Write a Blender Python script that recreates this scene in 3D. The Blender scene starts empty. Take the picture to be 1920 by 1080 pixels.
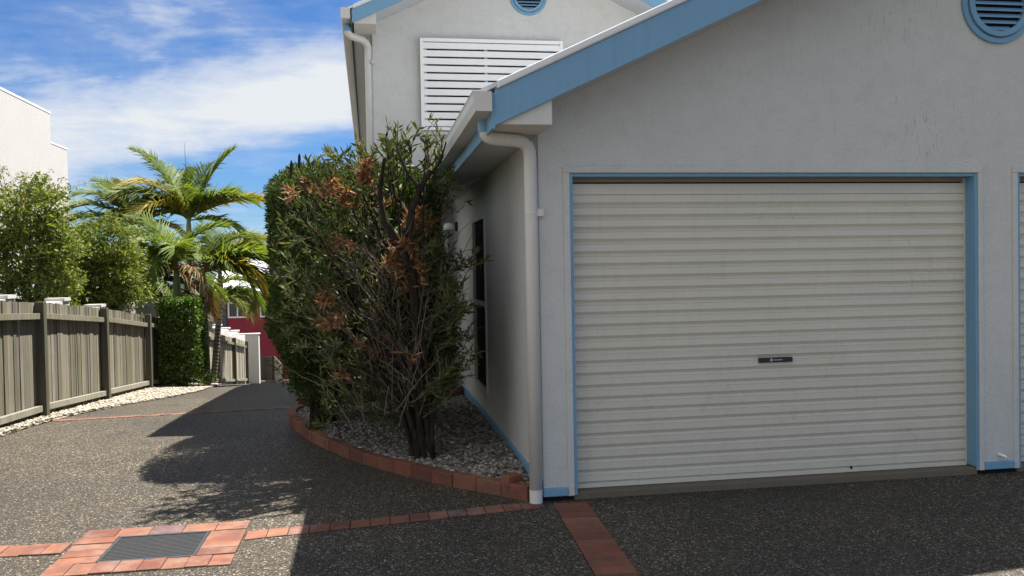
import bpy, math, random
import numpy as np
from mathutils import Vector, Matrix

random.seed(7)
rng = np.random.default_rng(11)
S = bpy.context.scene
COL = S.collection
PI = math.pi
SUNV = Vector((.41, .312, 1.0)).normalized()          # towards the sun

# ------------------------------------------------------------------ helpers
def lerp(a, b, t): return a + (b - a) * t

def interp(pts, y):
    if y <= pts[0][0]: return pts[0][1]
    for (a, za), (b, zb) in zip(pts, pts[1:]):
        if y <= b: return za + (zb - za) * (y - a) / (b - a)
    return pts[-1][1]

PROFILE = [(-60, -.02), (8.3, -.02), (9.6, -.055), (11.08, -.13), (13.6, -.295), (16.1, -.46), (19, -.76), (23.1, -1.29),
           (25.7, -1.61), (28.3, -1.91), (36, -2.87), (44, -3.78), (60, -4.0), (500, -4.0)]
def gz(y): return interp(PROFILE, y)

class MB:
    def __init__(s): s.v = []; s.f = []
    def add(s, vs, fs):
        o = len(s.v); s.v += [tuple(p) for p in vs]; s.f += [tuple(i + o for i in f) for f in fs]; return s
    def hexa(s, p):            # 8 points: 4 bottom (ccw from above), 4 top
        return s.add(p, [(3, 2, 1, 0), (4, 5, 6, 7), (0, 1, 5, 4), (1, 2, 6, 5), (2, 3, 7, 6), (3, 0, 4, 7)])
    def box(s, x0, x1, y0, y1, z0, z1):
        return s.hexa([(x0, y0, z0), (x1, y0, z0), (x1, y1, z0), (x0, y1, z0), (x0, y0, z1), (x1, y0, z1), (x1, y1, z1), (x0, y1, z1)])
    def prism(s, poly, axis, a, b):   # poly in the two other axes (axis y: (x,z); axis x: (y,z); axis z: (x,y))
        def P(u, w, t):
            return {'y': (u, t, w), 'x': (t, u, w), 'z': (u, w, t)}[axis]
        n = len(poly)
        vs = [P(u, w, a) for u, w in poly] + [P(u, w, b) for u, w in poly]
        fs = [tuple(range(n)), tuple(range(2 * n - 1, n - 1, -1))]
        fs += [(i, i + n, (i + 1) % n + n, (i + 1) % n) for i in range(n)]
        return s.add(vs, fs)
    def tube(s, pts, rad, n=8, cap=True):
        pts = [Vector(p) for p in pts]
        if not hasattr(rad, '__len__'): rad = [rad] * len(pts)
        d0 = (pts[1] - pts[0]).normalized()
        ref = Vector((0, 0, 1)) if abs(d0.z) < .9 else Vector((1, 0, 0))
        vs = []
        u = None
        for i, p in enumerate(pts):
            d = (pts[min(i + 1, len(pts) - 1)] - pts[max(i - 1, 0)])
            if d.length < 1e-9: d = d0.copy()
            d.normalize()
            if u is None: u = d.cross(ref).normalized()
            else:
                u = u - d * u.dot(d)
                if u.length < 1e-6: u = d.cross(ref)
                u.normalize()
            w = d.cross(u)
            for k in range(n):
                t = 2 * PI * k / n
                vs.append(p + (u * math.cos(t) + w * math.sin(t)) * rad[i])
        fs = []
        for i in range(len(pts) - 1):
            for k in range(n):
                a = i * n + k; b = i * n + (k + 1) % n
                fs.append((a, b, b + n, a + n))
        if cap:
            fs.append(tuple(range(n - 1, -1, -1))); fs.append(tuple(range((len(pts) - 1) * n, len(pts) * n)))
        return s.add(vs, fs)
    def ring(s, cx, cz, r0, r1, y0, y1, n=48):   # annulus in xz, extruded along y
        vs = []
        for y in (y0, y1):
            for r in (r0, r1):
                vs += [(cx + r * math.cos(2 * PI * k / n), y, cz + r * math.sin(2 * PI * k / n)) for k in range(n)]
        fs = []
        for k in range(n):
            j = (k + 1) % n
            fs += [(k, j, n + j, n + k), (2 * n + k, 3 * n + k, 3 * n + j, 2 * n + j), (n + k, n + j, 3 * n + j, 3 * n + k), (k, 2 * n + k, 2 * n + j, j)]
        return s.add(vs, fs)
    def build(s, name, m, parent=None, smooth=False, bevel=0):
        return mesh_obj(name, s.v, s.f, m, parent, smooth, bevel)

def world_loc(o):
    l = Vector((0, 0, 0))
    while o: l += o.location; o = o.parent
    return l

def mesh_obj(name, v, f, m, parent=None, smooth=False, bevel=0):
    me = bpy.data.meshes.new(name)
    off = world_loc(parent) if parent else Vector((0, 0, 0))
    if parent and isinstance(v, np.ndarray): v = v - np.array(off)
    elif parent: v = [(p[0] - off.x, p[1] - off.y, p[2] - off.z) for p in v]
    me.from_pydata(v if not isinstance(v, np.ndarray) else v.tolist(), [], f if not isinstance(f, np.ndarray) else f.tolist())
    me.update()
    o = bpy.data.objects.new(name, me); COL.objects.link(o)
    if m: me.materials.append(m)
    if parent: o.parent = parent
    if smooth:
        me.polygons.foreach_set('use_smooth', [True] * len(me.polygons))
    if bevel:
        b = o.modifiers.new('bevel', 'BEVEL'); b.width = bevel; b.segments = 2; b.limit_method = 'ANGLE'; b.angle_limit = math.radians(40)
    return o

def tag(o, label=None, cat=None, group=None, kind=None):
    if label: o['label'] = label
    if cat: o['category'] = cat
    if group: o['group'] = group
    if kind: o['kind'] = kind
    return o

def thing(name, label, cat, loc=(0, 0, 0), group=None):
    o = bpy.data.objects.new(name, None); COL.objects.link(o); o.location = loc
    o.empty_display_size = .2
    return tag(o, label, cat, group)

def copy_tree(o, dx, parent=None):
    c = o.copy(); COL.objects.link(c)
    if parent: c.parent = parent
    c.location = o.location + Vector(dx)
    for ch in list(o.children):
        d = ch.copy(); COL.objects.link(d); d.parent = c
    return c

# ------------------------------------------------------------------ materials
class N:
    """tiny node-graph builder"""
    def __init__(s, name):
        s.m = bpy.data.materials.new(name); s.m.use_nodes = True
        s.t = s.m.node_tree; s.t.nodes.clear()
        s.out = s.new('ShaderNodeOutputMaterial')
        s.b = s.new('ShaderNodeBsdfPrincipled'); s.link(s.b.outputs[0], s.out.inputs[0])
    def new(s, t, **kw):
        n = s.t.nodes.new(t)
        for k, v in kw.items(): setattr(n, k, v)
        return n
    def link(s, a, b): s.t.links.new(a, b)
    def set(s, inp, val):
        if hasattr(val, 'is_linked') or isinstance(val, bpy.types.NodeSocket): s.link(val, inp)
        else: inp.default_value = val
    def pos(s): return s.new('ShaderNodeNewGeometry').outputs['Position']
    def obj(s): return s.new('ShaderNodeTexCoord').outputs['Object']
    def island(s): return s.new('ShaderNodeNewGeometry').outputs['Random Per Island']
    def mapping(s, vec, scale=(1, 1, 1), rot=(0, 0, 0), loc=(0, 0, 0)):
        n = s.new('ShaderNodeMapping'); s.link(vec, n.inputs[0]); n.inputs['Scale'].default_value = scale
        n.inputs['Rotation'].default_value = rot; n.inputs['Location'].default_value = loc; return n.outputs[0]
    def noise(s, vec, scale, detail=4, rough=.55, dist=0):
        n = s.new('ShaderNodeTexNoise'); s.link(vec, n.inputs['Vector']); n.inputs['Scale'].default_value = scale
        n.inputs['Detail'].default_value = detail; n.inputs['Roughness'].default_value = rough; n.inputs['Distortion'].default_value = dist
        return n.outputs['Fac']
    def voro(s, vec, scale, out='Color', feature='F1'):
        n = s.new('ShaderNodeTexVoronoi', feature=feature); s.link(vec, n.inputs['Vector']); n.inputs['Scale'].default_value = scale
        return n.outputs[out]
    def ramp(s, fac, stops, interp='LINEAR'):
        n = s.new('ShaderNodeValToRGB'); s.link(fac, n.inputs[0]); cr = n.color_ramp; cr.interpolation = interp
        while len(cr.elements) < len(stops): cr.elements.new(.5)
        for e, (p, c) in zip(cr.elements, stops):
            e.position = p
            if not hasattr(c, '__len__'): c = (c, c, c)
            e.color = (*c[:3], 1)
        return n.outputs[0]
    def mix(s, a, b, fac=.5, mode='MIX'):
        n = s.new('ShaderNodeMix', data_type='RGBA', blend_type=mode)
        s.set(n.inputs[0], fac)
        for i, v in ((6, a), (7, b)):
            if hasattr(v, '__len__') and not isinstance(v, bpy.types.NodeSocket): v = (*v[:3], 1)
            s.set(n.inputs[i], v)
        return n.outputs[2]
    def math(s, op, a, b=0.0, c=0.0):
        n = s.new('ShaderNodeMath', operation=op)
        for i, v in enumerate((a, b, c)): s.set(n.inputs[i], v)
        return n.outputs[0]
    def sep(s, vec):
        n = s.new('ShaderNodeSeparateXYZ'); s.link(vec, n.inputs[0]); return n.outputs
    def comb(s, x, y, z):
        n = s.new('ShaderNodeCombineXYZ')
        for i, v in enumerate((x, y, z)): s.set(n.inputs[i], v)
        return n.outputs[0]
    def bump(s, h, strength=.3, dist=.01):
        n = s.new('ShaderNodeBump'); s.link(h, n.inputs['Height']); n.inputs['Strength'].default_value = strength
        n.inputs['Distance'].default_value = dist; s.link(n.outputs[0], s.b.inputs['Normal']); return n
    def done(s, color, rough=.7, spec=.3, metal=0):
        s.set(s.b.inputs['Base Color'], color if isinstance(color, bpy.types.NodeSocket) else (*color[:3], 1))
        s.set(s.b.inputs['Roughness'], rough); s.b.inputs['Specular IOR Level'].default_value = spec; s.b.inputs['Metallic'].default_value = metal
        return s.m

def m_render(name, base, stain=.30):
    n = N(name); p = n.pos()
    big = n.noise(p, 1.3, 5, .6)
    streak = n.noise(n.mapping(p, (34, 34, 2.2)), 1, 5, .65)
    fine = n.noise(p, 160, 3, .7)
    mid = n.noise(p, 45, 4, .6)
    c = n.mix(tuple(b * .93 for b in base), tuple(min(1, b * 1.06) for b in base), big)
    s1 = n.ramp(streak, [(.50, 0), (.78, 1)])
    pm0 = n.ramp(n.noise(p, .7, 3, .55), [(.45, 0), (.66, 1)])
    c = n.mix(c, tuple(b * .72 for b in base), n.math('MULTIPLY', n.math('MULTIPLY', s1, pm0), stain * 1.6))
    c = n.mix(c, tuple(b * .86 for b in base), n.ramp(n.noise(p, 7, 4, .6), [(.45, 0), (.75, .55)]))
    # mould specks and run marks gathered where the patch noise is high
    sp = n.ramp(n.noise(n.mapping(p, (70, 70, 11)), 1, 3, .6), [(.60, 0), (.74, 1)])
    pm = n.ramp(n.noise(p, .9, 2, .5), [(.54, 0), (.74, .8)])
    vd = n.new('ShaderNodeVectorMath', operation='DISTANCE'); n.link(p, vd.inputs[0]); vd.inputs[1].default_value = (4.02, 5.75, 2.52)
    pm = n.math('MAXIMUM', pm, n.ramp(vd.outputs['Value'], [(.12, 1), (.55, 0)]))
    c = n.mix(c, (.10, .11, .11), n.math('MULTIPLY', n.math('MULTIPLY', sp, pm), .55))
    c = n.mix(c, tuple(b * .70 for b in base), n.ramp(n.noise(p, 105, 3, .75), [(.50, 0), (.68, .55)]))
    c = n.mix(c, tuple(b * .62 for b in base), n.ramp(mid, [(.56, 0), (.74, .35)]))
    h = n.math('ADD', n.math('MULTIPLY', fine, .6), n.math('MULTIPLY', mid, .8))
    n.bump(h, .6, .010)
    return n.done(c, .88, .15)

def m_paint(name, base, rough=.5, dirt=.25, spec=.35):
    n = N(name); p = n.pos()
    a = n.noise(p, 2.5, 5, .6); b = n.noise(n.mapping(p, (24, 24, 3)), 1, 5, .65); f = n.noise(p, 90, 2, .6)
    c = n.mix(tuple(x * .9 for x in base), tuple(min(1, x * 1.06) for x in base), a)
    c = n.mix(c, tuple(x * .55 + .02 for x in base), n.math('MULTIPLY', n.ramp(b, [(.5, 0), (.8, 1)]), dirt))
    n.bump(f, .08, .003)
    r = n.ramp(a, [(.3, rough - .08), (.7, rough + .1)])
    return n.done(c, r, spec)

def m_plain(name, base, rough=.6, spec=.3, metal=0, var=.12, scale=8):
    n = N(name); a = n.noise(n.pos(), scale, 4, .6)
    c = n.mix(tuple(x * (1 - var) for x in base), tuple(min(1, x * (1 + var)) for x in base), a)
    return n.done(c, rough, spec, metal)

def m_leaf(name, stops, trans=.3, rough=.62, spec=.12, tint=(.9, 1.0, .35)):
    n = N(name); r = n.island()
    c = n.ramp(r, stops)
    n.done(c, rough, spec)
    t = n.new('ShaderNodeBsdfTranslucent')
    n.link(n.mix(c, (*tint, 1), .35, 'MIX') if False else n.mix(c, tint, 1, 'MULTIPLY'), t.inputs[0])
    mx = n.new('ShaderNodeMixShader'); mx.inputs[0].default_value = trans
    n.link(n.b.outputs[0], mx.inputs[1]); n.link(t.outputs[0], mx.inputs[2]); n.link(mx.outputs[0], n.out.inputs[0])
    return n.m

def m_bark(name, a, b, scale=30):
    n = N(name); p = n.pos(); t = n.noise(n.mapping(p, (1, 1, .25)), scale, 5, .65)
    n.bump(t, .5, .01)
    return n.done(n.mix(a, b, n.ramp(t, [(.35, 0), (.65, 1)])), .9, .1)

def m_brick(name, warm=1.0, dust=.65):
    n = N(name); p = n.pos(); r = n.island()
    stops = [(0, (.165 * warm, .064, .040)), (.3, (.205 * warm, .082, .050)), (.55, (.13 * warm, .048, .034)), (.74, (.23 * warm, .108, .068)), (.90, (.135, .060, .048)), (1, (.10, .070, .080))]
    if dust < .3: stops = stops[:4] + [(1, (.17, .058, .036))]
    c = n.ramp(r, stops)
    c = n.mix(c, (.085, .050, .045), n.ramp(n.noise(p, 6.5, 6, .7), [(.44, 0), (.70, .78)]))
    c = n.mix(c, (.25, .165, .125), n.ramp(n.noise(p, 5.5, 5, .6), [(.46, 0), (.72, dust)]))
    c = n.mix(c, (.36, .24, .18), n.ramp(n.noise(p, 130, 2, .6), [(.60, 0), (.75, .35)]))
    n.bump(n.noise(p, 150, 4, .7), .35, .004)
    return n.done(c, .85, .2)

def m_wood(name, tone=1.0, green=1.0):
    n = N(name); p = n.pos(); r = n.island()
    base = n.ramp(r, [(0, (.115 * tone, .100 * tone, .070 * tone)), (.2, (.17 * tone, .155 * tone, .118 * tone)), (.4, (.085 * tone, .080 * tone, .056 * tone)),
                      (.6, (.135 * tone, .127 * tone, .098 * tone)), (.8, (.20 * tone, .185 * tone, .155 * tone)), (1, (.066 * tone, .060 * tone, .052 * tone))])
    g = n.noise(n.mapping(p, (70, 70, 1.6)), 1, 6, .7)
    sh = n.comb(n.math('MULTIPLY', r, 37.0), n.math('MULTIPLY', r, 11.0), 0.0)
    v = n.new('ShaderNodeVectorMath', operation='ADD'); n.link(p, v.inputs[0]); n.link(sh, v.inputs[1])
    g2 = n.noise(n.mapping(v.outputs[0], (26, 26, .8)), 1, 6, .7)
    c = n.mix(base, (.035, .032, .022), n.ramp(g, [(.45, 0), (.75, .7)]))
    c = n.mix(c, (.25 * tone, .235 * tone, .20 * tone), n.ramp(g2, [(.52, 0), (.78, .6)]))
    c = n.mix(c, (.085, .09, .032), n.math('MULTIPLY', n.ramp(n.noise(p, 2.2, 4, .6), [(.42, 0), (.7, .6)]), green))
    n.bump(g, .45, .006)
    return n.done(c, .9, .12)

def m_aggregate(name):
    n = N(name); p = n.pos()
    v1 = n.sep(n.voro(p, 116, 'Color')); d1 = n.voro(p, 116, 'Distance')
    v2 = n.sep(n.voro(p, 175, 'Color'))
    c = n.ramp(v1[0], [(0, (.012, .011, .010)), (.36, (.024, .021, .018)), (.60, (.048, .042, .033)), (.79, (.082, .070, .053)), (.90, (.15, .13, .10)), (.96, (.29, .26, .20)), (1, (.56, .52, .45))])
    c2 = n.ramp(v2[1], [(0, (.010, .009, .009)), (.5, (.032, .028, .023)), (.82, (.082, .070, .053)), (1, (.30, .27, .21))])
    c = n.mix(c, c2, .36)
    big = n.noise(p, .55, 5, .6); mid = n.noise(p, 3.1, 5, .65)
    c = n.mix(c, (.022, .022, .025), n.math('MULTIPLY', n.ramp(big, [(.40, 0), (.66, 1)]), .45))
    c = n.mix(c, (.085, .074, .058), n.math('MULTIPLY', n.ramp(mid, [(.5, 0), (.8, 1)]), .28))
    c = n.mix(c, (.012, .012, .013), n.ramp(n.noise(p, 1.4, 3, .6), [(.62, 0), (.8, .5)]))
    h = n.math('SUBTRACT', n.math('MULTIPLY', v1[1], .8), n.math('MULTIPLY', d1, 60.0))
    n.bump(n.math('SUBTRACT', v1[1], n.math('MULTIPLY', d1, .9)), .55, .006)
    c = n.mix(c, (1.05, 1.0, .91), 1.0, 'MULTIPLY')
    return n.done(c, n.ramp(v1[2], [(0, .5), (1, .9)]), .25)

M = {}
M['wall'] = m_render('grey_render', (.59, .59, .565))
M['wall_upper'] = m_render('grey_render_lit', (.63, .625, .60), .22)  # garage wall colour lightened to paint in the stronger skylight up here
M['blue'] = m_paint('blue_paint', (.170, .335, .490), .45, .28)
M['white'] = m_paint('white_paint', (.86, .86, .84), .4, .08)
M['gutter'] = m_paint('off_white_metal', (.60, .585, .54), .42, .35)
M['cap'] = m_paint('white_roof_cap', (.74, .74, .72), .35, .12)
M['soffit'] = m_paint('soffit_paint', (.50, .525, .55), .7, .15)
M['roof'] = m_paint('light_roof_sheet', (.66, .67, .68), .45, .1)
M['pipe'] = m_paint('pipe_paint', (.66, .645, .61), .45, .2)
M['door'] = m_paint('cream_door', (.61, .575, .49), .32, .2, .5)
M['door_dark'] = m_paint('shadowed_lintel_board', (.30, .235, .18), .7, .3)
M['black'] = m_plain('black_plastic', (.012, .012, .016), .35, .5)
M['mark'] = m_plain('pale_print', (.45, .47, .52), .5)
M['dark'] = m_plain('dark_void', (.015, .016, .018), .8, .1)
M['glass'] = m_plain('dark_glass', (.008, .010, .016), .08, .6, 0, .1, 2)
M['screen'] = m_plain('dark_flyscreen', (.006, .006, .010), .8, .06, 0, .2, 60)
M['frame'] = m_paint('window_frame', (.55, .55, .54), .45, .1)
M['concrete'] = m_render('sill_concrete', (.165, .138, .105), .9)
M['agg'] = m_aggregate('exposed_aggregate')
M['brick'] = m_brick('red_paver')
M['brick_edge'] = m_brick('edging_brick', 1.0, .12)
M['grate'] = m_plain('galvanised_grate', (.10, .115, .125), .45, .5, .7, .3, 40)
M['wood'] = m_wood('weathered_paling', 1.32, .5)
M['wood_pale'] = m_wood('silvered_lit_paling', 2.3, .25)
M['post'] = m_wood('shaded_timber', .7, .3)  # low tone puts the shade on the posts' near side into the wood
M['rail'] = m_wood('mossy_lit_rail', 1.5, .5)  # raised tone puts the sun on the rails into the wood colour
M['earth'] = m_render('bare_earth', (.10, .085, .06))
M['white_wall'] = m_paint('white_rendered_wall', (.50, .485, .46), .8, .4)
M['white_bld'] = m_render('white_building_render', (.50, .48, .455), .35)
M['red'] = m_render('crimson_render', (.29, .045, .062), .15)
M['bluegrey'] = m_render('slate_render', (.085, .105, .125), .2)
M['perspex'] = m_paint('dusty_panel', (.42, .40, .37), .5, .3)
M['teal'] = m_paint('teal_glaze', (.03, .13, .15), .25, .1, .5)
M['soil'] = m_render('dark_soil', (.035, .028, .022))

def m_pebble(name, stops):
    n = N(name); c = n.ramp(n.island(), stops)
    p = n.pos(); c = n.mix(c, (.10, .085, .065), n.ramp(n.noise(p, 60, 3, .6), [(.52, 0), (.78, .55)]))
    return n.done(c, .75, .25)
M['pebble'] = m_pebble('bed_pebble', [(0, (.05, .042, .036)), (.25, (.13, .115, .10)), (.55, (.23, .21, .185)), (.78, (.34, .32, .285)), (.90, (.09, .07, .055)), (1, (.50, .48, .44))])
M['gravel'] = m_pebble('white_gravel', [(0, (.17, .145, .105)), (.3, (.30, .265, .205)), (.7, (.39, .355, .285)), (1, (.46, .43, .37))])

M['leaf_hedge'] = m_leaf('hedge_leaf', [(0, (.020, .042, .012)), (.4, (.040, .074, .020)), (.80, (.070, .110, .030)), (.95, (.12, .14, .045)), (1, (.20, .13, .055))], .28)
M['leaf_bush'] = m_leaf('bottlebrush_leaf', [(0, (.038, .054, .020)), (.4, (.072, .092, .034)), (.8, (.120, .138, .050)), (.93, (.17, .175, .07)), (1, (.24, .14, .07))], .34, .55, .2)
M['leaf_dead'] = m_leaf('dead_leaf', [(0, (.18, .085, .045)), (.4, (.31, .165, .085)), (.8, (.46, .28, .16)), (1, (.15, .075, .05))], .38, .7, .15, (1, .75, .5))
M['leaf_tree'] = m_leaf('lilly_pilly_leaf', [(0, (.085, .120, .030)), (.45, (.145, .190, .045)), (.8, (.21, .255, .062)), (.95, (.30, .29, .09)), (1, (.32, .22, .11))], .42, .55, .18, (1, 1.0, .3))
M['leaf_col'] = m_leaf('murraya_leaf', [(0, (.05, .095, .022)), (.5, (.09, .15, .032)), (1, (.16, .225, .05))], .32, .5, .22)
M['palm'] = m_leaf('palm_leaflet', [(0, (.085, .135, .034)), (.5, (.145, .205, .050)), (1, (.22, .265, .075))], .40, .55, .2, (1, 1, .35))
M['palm_yellow'] = m_leaf('yellowing_palm_leaflet', [(0, (.20, .20, .045)), (.5, (.30, .27, .05)), (1, (.40, .32, .07))], .40, .55, .2, (1, .9, .3))
M['palm_dry'] = m_leaf('dry_palm_leaflet', [(0, (.16, .10, .05)), (.5, (.24, .16, .085)), (1, (.30, .22, .13))], .25, .7, .15, (1, .8, .5))
M['palm_rust'] = m_leaf('rust_palm_leaflet', [(0, (.28, .085, .025)), (1, (.40, .14, .045))], .3, .6, .2, (1, .7, .4))
M['stripe'] = m_leaf('striped_leaf', [(0, (.10, .14, .06)), (.5, (.32, .34, .24)), (1, (.07, .11, .05))], .2)
M['bark'] = m_bark('dark_bark', (.014, .011, .009), (.042, .033, .027))
M['twig'] = m_bark('grey_twig', (.085, .068, .052), (.215, .18, .145), 50)
M['treebark'] = m_bark('tree_bark', (.05, .042, .033), (.13, .11, .09))
def m_palmtrunk():
    n = N('ringed_palm_trunk'); p = n.pos()
    w = n.new('ShaderNodeTexWave', wave_type='BANDS', bands_direction='Z'); n.link(p, w.inputs[0])
    w.inputs['Scale'].default_value = 3.6; w.inputs['Distortion'].default_value = 1.2; w.inputs['Detail'].default_value = 2
    c = n.mix((.20, .19, .16), (.075, .07, .055), n.ramp(w.outputs['Fac'], [(.55, 0), (.9, 1)]))
    c = n.mix(c, (.10, .11, .07), n.ramp(n.noise(p, 14, 4, .6), [(.45, 0), (.7, .6)]))
    n.bump(w.outputs['Fac'], .5, .015)
    return n.done(c, .85, .15)
M['palmtrunk'] = m_palmtrunk()
M['shaft'] = m_plain('palm_crownshaft', (.17, .21, .085), .4, .4, 0, .25, 12)

# ------------------------------------------------------------------ ground, driveway, paving
def strip_mesh(name, x0, x1, ys, dz, m, nx=2, xfun=None):
    v = []; f = []
    for y in ys:
        for i in range(nx):
            v.append((lerp(x0, x1, i / (nx - 1)), y, gz(y) + dz))
    for j in range(len(ys) - 1):
        for i in range(nx - 1):
            a = j * nx + i; f.append((a, a + 1, a + 1 + nx, a + nx))
    return mesh_obj(name, v, f, m)
ys = [-60, -10] + list(np.arange(0, 60, .5)) + [80, 150, 400]
tag(strip_mesh('ground', -300, 300, ys, -.06, M['earth']), kind='structure')
tag(strip_mesh('driveway', -3.99, 16, [-14, -2] + list(np.arange(0, 46.1, .5)), 0, M['agg']), kind='structure')

def paver_mesh(quads, zt, h=.05, gap=.0035):
    """one mesh of separate bricks; quads are lists of four xy corners (ccw)"""
    mb = MB()
    for q in quads:
        c = [sum(p[0] for p in q) / 4, sum(p[1] for p in q) / 4]
        def ins(p):
            d = math.hypot(p[0] - c[0], p[1] - c[1]); k = max(0, 1 - gap * 1.3 / d)
            return (c[0] + (p[0] - c[0]) * k, c[1] + (p[1] - c[1]) * k)
        qq = [ins(p) for p in q]
        dz = random.uniform(-.0008, .0045)
        z = [(zt(p) if callable(zt) else zt) + dz + random.uniform(-.001, .001) for p in qq]
        mb.hexa([(p[0], p[1], zz - h) for p, zz in zip(qq, z)] + [(p[0], p[1], zz) for p, zz in zip(qq, z)])
    return mb

def joint_bed(poly, name='paving_joint'):
    mb = MB(); mb.add([(p[0], p[1], gz(p[1]) + .0022) for p in poly], [tuple(range(len(poly)))])
    tag(mb.build(name, M['soil']), kind='structure')
def band_quads(a0, a1, b0, b1, n):   # strip between line a0-a1 (near edge) and b0-b1 (far edge) cut into n bricks
    L = lambda p, q, t: (lerp(p[0], q[0], t), lerp(p[1], q[1], t))
    return [[L(a0, a1, i / n), L(a0, a1, (i + 1) / n), L(b0, b1, (i + 1) / n), L(b0, b1, i / n)] for i in range(n)]

ZP = -.0145
q = band_quads((-.775, 5.325), (1.09, 5.60), (-.775, 5.50), (1.09, 5.755), 15)
tag(paver_mesh(q, ZP).build('brick_paving_band', M['brick'], bevel=.002), kind='structure')
q = band_quads((-4.0, 5.42), (-1.785, 5.29), (-4.0, 5.62), (-1.785, 5.495), 19)
tag(paver_mesh(q, ZP).build('brick_paving_band', M['brick'], bevel=.002), kind='structure')
q = band_quads((.70, 2.2), (.945, 2.2), (1.18, 5.60), (1.425, 5.60), 1)
L2 = lambda t: ((lerp(1.005, 1.185, t), lerp(2.2, 5.69, t)), (lerp(1.22, 1.425, t), lerp(2.2, 5.67, t)))
q = []
nb = 30
for i in range(nb):
    a, b = L2(i / nb); c, d = L2((i + 1) / nb); q.append([a, b, d, c])
tag(paver_mesh(q, ZP).build('brick_paving_band', M['brick_edge'], bevel=.002), kind='structure')
q = band_quads((-3.72, 10.83), (-.90, 11.235), (-3.72, 11.00), (-.90, 11.36), 24)
tag(paver_mesh(q, lambda p: gz(p[1]) + .0055).build('brick_paving_band', M['brick'], bevel=.002), kind='structure')
# drain surround
X0, X1, X2, X3 = -1.765, -1.535, -1.005, -.785
Y0, Y1, Y2, Y3 = 4.885, 5.075, 5.555, 5.735
q = band_quads((X0, Y0), (X3, Y0 + .005), (X0, Y1), (X3, Y1), 8)
q += band_quads((X0, Y2), (X3, Y2 - .005), (X0, Y3), (X3, Y3 - .01), 5)
for xa, xb in ((X0, X1), (X2, X3)):
    for i in range(4):
        ya, yb = lerp(Y1, Y2, i / 4), lerp(Y1, Y2, (i + 1) / 4); q.append([(xa, ya), (xb, ya), (xb, yb), (xa, yb)])
tag(paver_mesh(q, ZP + .001).build('drain_surround', M['brick'], bevel=.002), kind='structure')
joint_bed([(-.775, 5.325), (1.09, 5.60), (1.09, 5.755), (-.775, 5.50)]); joint_bed([(-4.0, 5.42), (-1.785, 5.29), (-1.785, 5.495), (-4.0, 5.62)])
joint_bed([(1.005, 2.2), (1.22, 2.2), (1.425, 5.67), (1.185, 5.69)]); joint_bed([(X0, Y0), (X3, Y0), (X3, Y3 - .01), (X0, Y3)])
# drain
dr = thing('drain', 'square grey metal drain grate set inside red brick paving', 'drain', (-1.27, 5.315, -.02))
mb = MB()
for a, b, c, d in ((X1, X2, Y1, Y1 + .018), (X1, X2, Y2 - .018, Y2), (X1, X1 + .018, Y1 + .018, Y2 - .018), (X2 - .018, X2, Y1 + .018, Y2 - .018)):
    mb.box(a + .002, b - .002, c + .001, d - .001, -.06, -.013)
mb.build('frame', M['grate'], dr)
mb = MB()
nbar = 17
for i in range(nbar):
    y = lerp(Y1 + .03, Y2 - .03, i / (nbar - 1)); mb.box(X1 + .019, X2 - .019, y - .0045, y + .0045, -.05, -.016)
for x in np.linspace(X1 + .06, X2 - .06, 4): mb.box(x - .004, x + .004, Y1 + .019, Y2 - .019, -.052, -.022)
mb.build('grate', M['grate'], dr)
mb = MB(); mb.box(X1 + .003, X2 - .003, Y1 + .003, Y2 - .003, -.3, -.065); mb.build('pit', M['dark'], dr)

# ------------------------------------------------------------------ garage
YF = 5.752; XL = 1.14; XRT = 8.066; XM = 4.603; SL = .468
YV = 5.30                        # verge
def zb(x):                        # underside of the barge board
    return 2.452 + SL * (min(x, 2 * XM - x) - .773)
ZAP = zb(XM)
g = thing('garage', 'grey rendered double garage with blue barge boards and cream roller doors', 'garage', (XM, YF, 0))
D = [(1.354, 4.439), (4.767, 7.852)]; ZD = 2.217
mb = MB()
T = .18
for a, b in ((XL, D[0][0]), (D[0][1], D[1][0]), (D[1][1], XRT)):
    mb.box(a, b, YF, YF + T, .012, ZD)
mb.prism([(XL, ZD), (XRT, ZD), (XRT, zb(XRT) + .03), (XM, ZAP + .03), (XL, zb(XL) + .03)], 'y', YF, YF + T)
# left side wall with window hole y 8.46..9.46, z .32..2.12
WY0, WY1, WZ0, WZ1 = 8.47, 9.47, .325, 2.125
YB = 12.1
for y0, y1, z0, z1 in ((YF + T, WY0, -.3, 2.60), (WY1, YB, -.3, 2.60), (WY0, WY1, -.3, WZ0), (WY0, WY1, WZ1, 2.60)):
    mb.box(XL, XL + T, y0, y1, z0, z1)
mb.box(XRT - T, XRT, YF + T, YB, -.3, 2.6)
mb.box(XL + T, XRT - T, YB - T, YB, -.3, 2.6)
mb.build('wall', M['wall'], g)
mb = MB()
for a, b in ((XL, D[0][0]), (D[0][1], D[1][0]), (D[1][1], XRT)):
    mb = MB(); mb.box(a + .01, b - .01, YF + .02, YF + T - .01, -.3, .010); mb.build('dark_gap', M['dark'], g)  # near-black block painted in as the shaded gap under the wall
# architraves (raised render bands round each opening)
for a, b in D:
    mb = MB(); mb.box(a - .045, a, YF - .012, YF + .02, .012, ZD); mb.box(b, b + .038, YF - .012, YF + .02, .012, ZD)
    mb.box(a - .045, b + .038, YF - .013, YF + .02, ZD, ZD + .046)
    mb.build('architrave', M['wall'], g, bevel=.004)
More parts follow.
